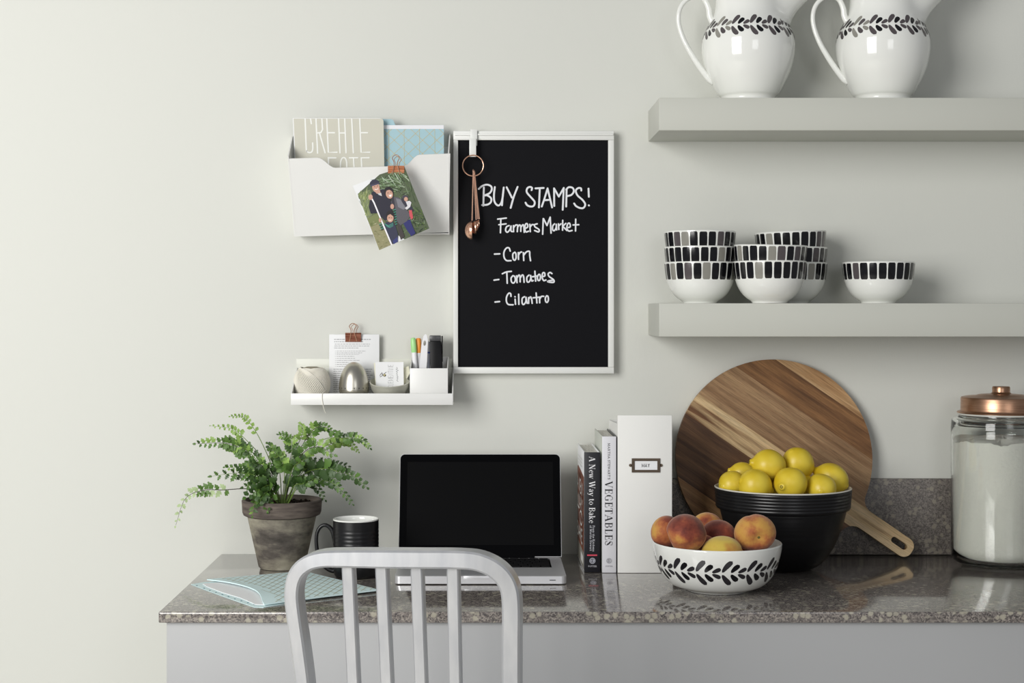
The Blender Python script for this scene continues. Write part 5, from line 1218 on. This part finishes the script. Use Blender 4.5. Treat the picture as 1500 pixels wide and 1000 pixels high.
for i in range(6):
    pg = clip_half(clip_half(out, bounds[i], False), bounds[i + 1], True); loops = [[(x * KW, y * KW) for x, y in pg]]
    if i == 3:
        hc, hl, hw_ = 219.0, 8.5, 4.6; hole = []
        for q in range(9): a = -math.pi / 2 + math.pi * q / 8; hole.append(((hc + hl + hw_ * math.cos(a)) * KW, hw_ * math.sin(a) * KW))
        for q in range(9): a = math.pi / 2 + math.pi * q / 8; hole.append(((hc - hl + hw_ * math.cos(a)) * KW, hw_ * math.sin(a) * KW))
        loops.append(hole)
    mb = MB(); mb.prism(loops, (bc_, ua, ub, bn), .0165)
    o = obj('stave', mb, wood('acacia_%d' % i, *tones[i], i * .83 + .2), brd, smooth=False)

# ------------------------------------------------------------------ big black bowl and lemons
dbk = 3.120; kk = dbk / F; bb = Vector((X(1146.6, dbk), dbk - D, CT + .0003))
bw = thing('mixing_bowl', 'large matt black ribbed bowl full of lemons', 'bowl', bb)
H = .1625; pr_ = [(.0005, .0012), (.048, .0012), (.050, 0), (.055, .0008), (.067, .006), (.080, .017), (.093, .034), (.104, .053), (.1135, .078), (.120, .098), (.1245, .116), (.126, .1195)]
q = [(v.x, v.y) for v in smooth_line([(a, b, 0) for a, b in pr_[3:]], 6)]; q = [(r_ + .0003 * math.sin(z_ * 1100), z_) for r_, z_ in q]
col_ = [(.1285, .1195), (.131, .1205), (.1322, .1235)] + [(.1325 + .0028 * i / 30 + .0004 * math.sin(i * 1.25), .1235 + (H - .1255) * i / 30 - .0000) for i in range(31)]
mb = MB(); mb.lathe(pr_[:3] + q + col_, bb, 96); obj('body', mb, M_matblack, bw, angle=50)
r_e, z_e = col_[-1]
mb = MB(); mb.lathe([(r_e, z_e), (r_e + .0002, z_e + .0012), (r_e - .0018, z_e + .0024), (r_e - .0040, z_e + .001), (r_e - .006, z_e - .01), (.118, .11), (.108, .07), (.08, .025), (.045, .006), (.0005, .005)], bb, 96); obj('inside', mb, M_ceramin, bw, angle=60)
M_lemon = mat('lemon_skin', (216, 186, 38), .36, spec=.45, noise=((22, 22, 22), (232, 208, 74), .35, .7, 2), bump=((420, 420, 420), .22, .0007), Subsurface_Weight=.0)
M_nip = mat('lemon_stem', (104, 96, 44), .7)
def lemon(px, py, rx, ry, dd, axis, label, stem=True):
    k = dd / F; a = rx * k * 1.03; b = ry * k * 1.06; c = P(px, py, dd); ax_ = Vector(axis).normalized(); rot = Vector((0, 0, 1)).rotation_difference(ax_).to_matrix()
    t = thing('lemon', label, 'lemon', c, 'lemons in the black bowl'); n = 26; prof = []
    for i in range(n + 1):
        th_ = math.pi * i / n; r_ = b * max(0.0, math.sin(th_)) ** 1.02; z_ = -a * math.cos(th_)
        prof.append((max(.0003, r_), z_ * .93))
    # nipple at +z end
    prof = [p for p in prof if p[1] < a * .80] + [(b * .33, a * .90), (b * .235, a * .985), (b * .20, a * 1.05), (b * .13, a * 1.09), (.0003, a * 1.095)]
    prof = [(.0003, -a * .97), (b * .12, -a * .965)] + [p for p in prof if p[1] > -a * .92]
    sm_ = [(max(.0003, v.x), v.y) for v in smooth_line([(r_, z_, 0) for r_, z_ in prof], 2)]
    mb = MB(); mb.lathe(sm_, c, 40, rot=rot, disp=lambda r_, z_, an: r_ * (1 + .018 * math.sin(3 * an + px) + .012 * math.sin(5 * an + z_ * 60)))
    obj('flesh', mb, M_lemon, t, angle=80)
    if stem:
        mb = MB(); mb.lathe([(.0002, a * 1.088), (.0030, a * 1.09), (.0032, a * 1.105), (.0018, a * 1.11), (.0014, a * 1.085), (.0002, a * 1.083)], c, 12, rot=rot); obj('stem_end', mb, M_nip, t)
lemon(1126, 681.5, 26.5, 21.8, 3.100, (-1, -.15, .18), 'topmost left lemon, lying with its tip to the left')
lemon(1169, 679, 26.5, 21.5, 3.128, (.45, .35, -.75), 'tall lemon at the top right of the heap', False)
lemon(1158, 708, 25, 22.8, 3.052, (-.72, -.9, -.10), 'lemon with its stem end facing the front left')
lemon(1106, 710.5, 26, 22.5, 3.058, (.9, .2, -.3), 'front left-centre lemon against the bowl rim', False)
lemon(1073, 709, 22, 18.6, 3.105, (.7, .5, .1), 'leftmost dull yellow lemon by the bowl rim', False)
lemon(1089, 693, 21, 15.0, 3.165, (-1, .0, .2), 'half-hidden lemon at the back left of the heap')
lemon(1203, 715, 24, 20.4, 3.066, (.2, .8, .1), 'front right lemon low against the bowl rim', False)
lemon(1218, 700.5, 26.5, 21.0, 3.122, (-.8, .2, .40), 'rightmost lemon with its tip pointing up and left')

lemon(1136, 717, 25, 21, 3.118, (.6, .6, .1), 'lemon deep in the black bowl, glimpsed below the topmost left lemon', False)
lemon(1180, 718, 25, 20.5, 3.118, (-.5, .7, .1), 'lemon deep in the black bowl, glimpsed below the tall right lemon', False)
lemon(1096, 722, 23, 20, 3.125, (.2, .7, .1), 'lemon deep in the black bowl behind the front left-centre lemon', False)
# ------------------------------------------------------------------ peach bowl
dpb = 2.875; kq = dpb / F; qc = Vector((X(1050.3, dpb), dpb - D, CT + .0003)); fbw = thing('fruit_bowl', 'white bowl with black painted leaf band, full of peaches', 'bowl', qc)
PR = [(44, 0), (46, .8), (47, 2.5), (55, 4.5), (65, 8.2), (72, 13), (78.5, 20), (84, 29), (88.3, 40), (91.6, 52), (93.4, 62), (94, 69.6)]
prq = [(r_ * kq, z_ * kq) for r_, z_ in PR]; qq = prq[:3] + [(v.x, v.y) for v in smooth_line([(a, b, 0) for a, b in prq[3:]], 5)]
mb = MB(); inn = [(r_ - .003, max(z_, .007)) for r_, z_ in qq[::-1] if z_ > .006]
mb.lathe([(.0005, .001), (.05, .001)] + qq + [(qq[-1][0] - .0015, qq[-1][1] + .0012)] + inn + [(.0005, .007)], qc, 110); obj('body', mb, M_ceram, fbw, angle=60)
mb = leaf_band(qq, qc, 38.0 * kq, 15, kq * 1.14, R(-94), 6); obj('painted_leaves', mb, [M_glzblack, mat('charcoal_glaze', (44, 42, 46), .16), M_glzgrey], fbw)
def peach_mat(name='peach_skin', sh_=0.0):
    m = bpy.data.materials.new(name); m.use_nodes = True; nt = m.node_tree; N = nt.nodes; L = nt.links; b = N['Principled BSDF']
    tc = N.new('ShaderNodeTexCoord'); oi = N.new('ShaderNodeObjectInfo'); ad = N.new('ShaderNodeVectorMath'); ad.operation = 'ADD'
    sc_ = N.new('ShaderNodeMath'); sc_.operation = 'MULTIPLY'; sc_.inputs[1].default_value = 7.0; L.new(oi.outputs['Random'], sc_.inputs[0])
    L.new(tc.outputs['Object'], ad.inputs[0]); L.new(sc_.outputs[0], ad.inputs[1])
    n1 = N.new('ShaderNodeTexNoise'); n1.inputs['Scale'].default_value = 15; n1.inputs['Detail'].default_value = 5; n1.inputs['Roughness'].default_value = .6; L.new(ad.outputs[0], n1.inputs['Vector'])
    r = N.new('ShaderNodeValToRGB'); e = r.color_ramp.elements; e[0].position = .30 - sh_; e[0].color = lin((206, 166, 76)) + (1,); e[1].position = .68 - sh_; e[1].color = lin((96, 42, 36)) + (1,)
    for p_, c_ in ((.43, (198, 146, 74)), (.51, (176, 104, 62)), (.59, (136, 66, 50))): k = e.new(p_ - sh_); k.color = lin(c_) + (1,)
    L.new(n1.outputs[0], r.inputs[0]); L.new(r.outputs[0], b.inputs['Base Color']); b.inputs['Roughness'].default_value = .6; b.inputs['Specular IOR Level'].default_value = .2
    b.inputs['Sheen Weight'].default_value = .35; b.inputs['Sheen Roughness'].default_value = .5; b.inputs['Sheen Tint'].default_value = (1, .85, .75, 1)
    return m
M_peach = peach_mat(); M_peachr = peach_mat('peach_skin_red', .10); M_peachm = peach_mat('peach_skin_mid', .04)
M_peachy = mat('peach_yellow', (212, 184, 82), .6, spec=.2, noise=((22, 22, 22), (186, 112, 60), .52, .75, 3), Sheen_Weight=.3)
def peach(px, py, rx, ry, dd, axis, seam, label, m_=None, dimple=True):
    k = dd / F; c = P(px, py, dd); ax_ = Vector(axis).normalized(); rot = Vector((0, 0, 1)).rotation_difference(ax_).to_matrix()
    rx *= 1.05; ry *= 1.05; t = thing('peach', label, 'peach', c, 'peaches in the white bowl'); a = (rx + ry) / 2 * k; n = 28; prof = []
    for i in range(n + 1):
        th_ = math.pi * i / n; dip = math.exp(-((math.pi - th_) / .34) ** 2) * .22 + math.exp(-(th_ / .25) ** 2) * .05
        prof.append((max(.0003, a * math.sin(th_)), -a * .95 * math.cos(th_) * (1 - dip)))
    vsx = rx * k / a; vsz = ry * k / a; base_n = 0
    mb = MB(); mb.lathe(prof, (0, 0, 0), 56, disp=lambda r_, z_, an: r_ * (1 - .055 * math.exp(-((((an - seam + math.pi) % (2 * math.pi)) - math.pi) / .17) ** 2)) * (1 + .012 * math.sin(2 * an + px)))
    for v in mb.v: w_ = rot @ v; v.x = w_.x * vsx + c.x; v.y = w_.y + c.y; v.z = w_.z * vsz + c.z
    obj('flesh', mb, m_ or M_peach, t, angle=80)
    if dimple:
        mb = MB(); mb.lathe([(.0002, a * .735), (.0024, a * .735), (.0026, a * .755), (.0002, a * .76)], (0, 0, 0), 10)
        for v in mb.v: w_ = rot @ v; v.x = w_.x * vsx + c.x; v.y = w_.y + c.y; v.z = w_.z * vsz + c.z
        obj('stem_scar', mb, M_nip, t)
peach(976, 779, 22, 23, 2.895, (-.5, .6, .3), 1.0, 'dark red peach at the far left of the white bowl', m_=M_peachr, dimple=False)
peach(1005.2, 780.5, 29.5, 26.5, 2.832, (-.8, .1, -.3), 4.0, 'large round peach at the front left of the bowl', dimple=False)
peach(1036, 771, 22, 20, 2.955, (.2, .7, .5), 2.0, 'orange peach top at the back centre of the bowl', dimple=False)
peach(1052, 785, 25, 23, 2.895, (.3, .7, -.2), .5, 'red-brown peach in the middle behind the yellow one', m_=M_peachm, dimple=False)
peach(1058, 809, 29, 24, 2.826, (0, .3, -1), 0, 'pale yellow peach low at the front rim', m_=M_peachy, dimple=False)
peach(1028, 806, 25, 23, 2.872, (.3, .7, .5), 2.0, 'peach low in the bowl between the front left and yellow ones', m_=M_peachm, dimple=False)
peach(1084, 806, 24, 22, 2.905, (.3, .7, .5), 1.0, 'peach low in the bowl between the yellow and right ones', m_=M_peachm, dimple=False)
peach(1106, 780.5, 29, 26.5, 2.858, (.08, -1, -.16), 1.9, 'rosy peach on the right with its dimple facing front')

# ------------------------------------------------------------------ glass jar of flour
dj = 3.178; kj = dj / F; jc = Vector((X(1466.5, dj), dj - D, CT + .0003)); jar = thing('storage_jar', 'large clear glass jar with copper lid at the right end', 'jar', jc)
M_glass = bpy.data.materials.new('clear_glass'); M_glass.use_nodes = True; b = M_glass.node_tree.nodes['Principled BSDF']; b.inputs['Transmission Weight'].default_value = 1; b.inputs['Roughness'].default_value = 0.0; b.inputs['IOR'].default_value = 1.48; b.inputs['Base Color'].default_value = (.97, .99, .975, 1)
rj = 70.8 * kj; zo = lambda y: CZ - (y - VY) * kj - CT
o_ = [(.0005, .001), (rj * .80, .0), (rj * .88, .0015), (rj * .955, .006), (rj * .99, .014), (rj, .026), (rj, zo(640)), (rj, zo(626)), (rj * .99, zo(617)), (rj * .955, zo(612)), (rj * .87, zo(610.4)), (rj * .845, zo(609)), (rj * .845, zo(604))]
th_ = .0038
in_ = [(rj * .845 - .003, zo(604)), (rj * .845 - .003, zo(610)), (rj * .93 - th_, zo(615)), (rj - th_, zo(626)), (rj - th_, zo(640)), (rj - th_, .03), (rj * .97 - th_, .016), (rj * .85, .0095), (.0005, .009)]
sm1 = o_[:1] + [(v.x, v.y) for v in smooth_line([(a, b_, 0) for a, b_ in o_[1:6]], 4)] + [(v.x, v.y) for v in smooth_line([(a, b_, 0) for a, b_ in o_[6:]], 3)]
mb = MB(); mb.lathe(sm1 + in_, jc, 96); obj('glass_body', mb, M_glass, jar, angle=60)
rnd = random.Random(2); rf_ = rj - th_ - .0003; fp_ = [(.0005, .0094), (rj * .85, .0099), (rj * .965 - th_, .0165), (rf_, .031), (rf_, .06), (rf_, zo(648))]
def fdisp(r_, z_, a): return r_
mb = MB(); mb.lathe(fp_, jc, 96); SEG = 96; ring0 = len(mb.v) - SEG
topz = [zo(640) + .006 * math.sin(a) + .006 * math.cos(a) + .0022 * math.sin(5 * a + 1) + .0018 * math.sin(11 * a) + rnd.uniform(-.0014, .0014) for a in [2 * math.pi * i / SEG for i in range(SEG)]]
for k_ in range(SEG): mb.v[ring0 + k_].z = jc.z + topz[k_]
prev = ring0
for lv in range(1, 9):
    f = 1 - lv / 8.0 + .004; st_ = len(mb.v); vs = []
    for k_ in range(SEG):
        a = 2 * math.pi * k_ / SEG; z_ = topz[k_] * f + (zo(634)) * (1 - f) + rnd.uniform(-.002, .002) + .003 * math.sin(5 * a + lv) * f
        vs.append(jc + Vector((rf_ * f * math.cos(a), rf_ * f * math.sin(a), z_)))
    mb.v += vs
    for k_ in range(SEG): k2 = (k_ + 1) % SEG; mb.f.append((prev + k_, prev + k2, st_ + k2, st_ + k_)); mb.m.append(0); mb.c.append(None)
    prev = st_
obj('flour', mb, M_flour, origin=jc, angle=60, kind='stuff', label='white flour filling the glass jar', category='flour')
rl_ = 57.2 * kj; zl0 = zo(604.5); zl1 = zo(582)
mb = MB(); mb.lathe([(rj * .845 + .0006, zl0 - .0005), (62.2 * kj, zl0 - .0005), (62.4 * kj, zl0 + .001), (61 * kj, zl0 + .0026), (58.2 * kj, zl0 + .003), (rl_, zl0 + .005), (rl_ - .0004, zl1 - .002), (rl_ - .0018, zl1 + .0004), (50 * kj, zl1 + .0022), (36 * kj, zl1 + .0036), (32 * kj, zl1 + .0058), (18 * kj, zl1 + .0075), (.0005, zl1 + .0078)], jc, 96)
lid = obj('lid', mb, M_copperb, jar, angle=32)
zk = zl1 + .0078; mb = MB(); mb.lathe([(16 * kj, zk - .001), (13.5 * kj, zk + .0015), (12.6 * kj, zk + .003), (12.6 * kj, zk + .0125), (11.8 * kj, zk + .0145), (.0005, zk + .015)], jc, 48); obj('knob', mb, M_copperb, lid, angle=32)
mb = MB(); mb.lathe([(rj * .845 - .002, zl0 - .0040), (rj * .845 + .0022, zl0 - .0040), (rj * .845 + .0022, zl0 - .0008), (rj * .845 - .002, zl0 - .0008)], jc, 64); obj('seal_ring', mb, mat('clear_seal', (200, 200, 192), .3), jar)

# ------------------------------------------------------------------ aluminium chair
ca_ = R(10); lean = math.tan(R(7)); d0c = 2.2; X0 = X(592, d0c); zt0 = Z(800, d0c)
axn = Vector((-math.sin(ca_), -math.cos(ca_), 0))          # back plane normal, towards the room
def CP(px, py):
    z = zt0
    for _ in range(4):
        base_ = d0c + (zt0 - z) * lean; d = (base_ + X0 * math.tan(ca_)) / (1 + (px - VX) / F * math.tan(ca_)); z = CZ - (py - VY) * d / F
    return P(px, py, d)
chair = thing('slat_back_chair', 'brushed aluminium chair with four upright back slats', 'chair', (X0, -1.0, 0))
fp0 = [(452, 1060), (448, 1000), (441, 945), (434.5, 900), (431.5, 866), (437, 840), (452, 824), (474, 817), (505, 816), (560, 816.5), (620, 817), (672, 817.5), (704, 821), (730, 834), (745.5, 854), (750.5, 882), (750.5, 940), (750.5, 1000), (751, 1060)]
sm = smooth_line([CP(*p) for p in fp0], 5); NS = len(sm)
# continue posts down as rear legs
post_l = [Vector((sm[0].x - .004, sm[0].y + .01, .62)), Vector((sm[0].x - .012, sm[0].y + .02, .44)), Vector((sm[0].x - .02, sm[0].y - .045, .001))][::-1]
post_r = [Vector((sm[-1].x + .006, sm[-1].y + .01, .62)), Vector((sm[-1].x + .014, sm[-1].y + .02, .44)), Vector((sm[-1].x + .022, sm[-1].y - .045, .001))]
def rsec(w_, dpt_, c=.0028): return [(-w_ / 2 + c, -dpt_ / 2), (w_ / 2 - c, -dpt_ / 2), (w_ / 2, -dpt_ / 2 + c), (w_ / 2, dpt_ / 2 - c), (w_ / 2 - c, dpt_ / 2), (-w_ / 2 + c, dpt_ / 2), (-w_ / 2, dpt_ / 2 - c), (-w_ / 2, -dpt_ / 2 + c)]
def secf(i):
    f = i / (NS - 1); w_ = .0205 + (.0048 * min(1, max(0, (f - .25) / .25))); return rsec(w_, .040 - .006 * f)
mb = MB(); mb.sweep(sm, axn, secf); obj('back_frame', mb, M_alu, chair, angle=28)
for pl in (post_l, post_r):
    rev = pl is post_l; end = sm[0] if rev else sm[-1]; line = smooth_line((pl + [end]) if rev else ([end] + pl), 4)
    mb = MB(); mb.sweep(line, axn, lambda i: rsec(.021 if rev else .0252, .036)); obj('rear_leg', mb, M_alu, chair, angle=28)
for (xt, xb) in ((511, 520.5), (560, 569.5), (611.5, 619), (664.5, 668.5)):
    top_ = CP(xt, 826) + axn * -.0; bot_ = CP(xb, 1035); bot2 = bot_ + (bot_ - top_) * .55; w_ = .0168
    mb = MB(); mb.sweep([top_.lerp(bot2, i / 6) for i in range(7)], axn, lambda i: rsec(w_, .021, .0018)); obj('back_slat', mb, M_alu, chair, angle=28)
sc0 = (sm[0] + sm[-1]) / 2; fwd = -axn; side = Vector((math.cos(ca_), -math.sin(ca_), 0))
sw = .185; SD = .33
q = lambda s_, f_, z_: Vector((sc0.x, sc0.y + .03, 0)) + side * s_ + fwd * f_ + Vector((0, 0, z_))
vs = []
for z_ in (.435, .455):
    for s_, f_ in ((-.165, .0), (.165, .0), (sw, SD), (-sw, SD)): vs.append(q(s_, f_, z_))
mb = MB(); mb.solid(vs, [(3, 2, 1, 0), (4, 5, 6, 7), (0, 1, 5, 4), (1, 2, 6, 5), (2, 3, 7, 6), (3, 0, 4, 7)], .008, seg=3); obj('seat', mb, M_alu, chair)
for s_ in (-1, 1):
    mb = MB(); mb.tube([q(s_ * .16, SD - .035, .44), q(s_ * .17, SD - .02, .001)], [.014, .011], 14); obj('front_leg', mb, M_alu, chair)
lb, rb2 = post_l[2], post_r[0]
mb = MB(); a_ = Vector((post_l[2].x, post_l[2].y, .56)); b_ = Vector((post_r[0].x, post_r[0].y, .56)); mb.sweep([a_, a_.lerp(b_, .5), b_], axn, lambda i: rsec(.03, .02)); obj('lower_rail', mb, M_alu, chair, angle=28)
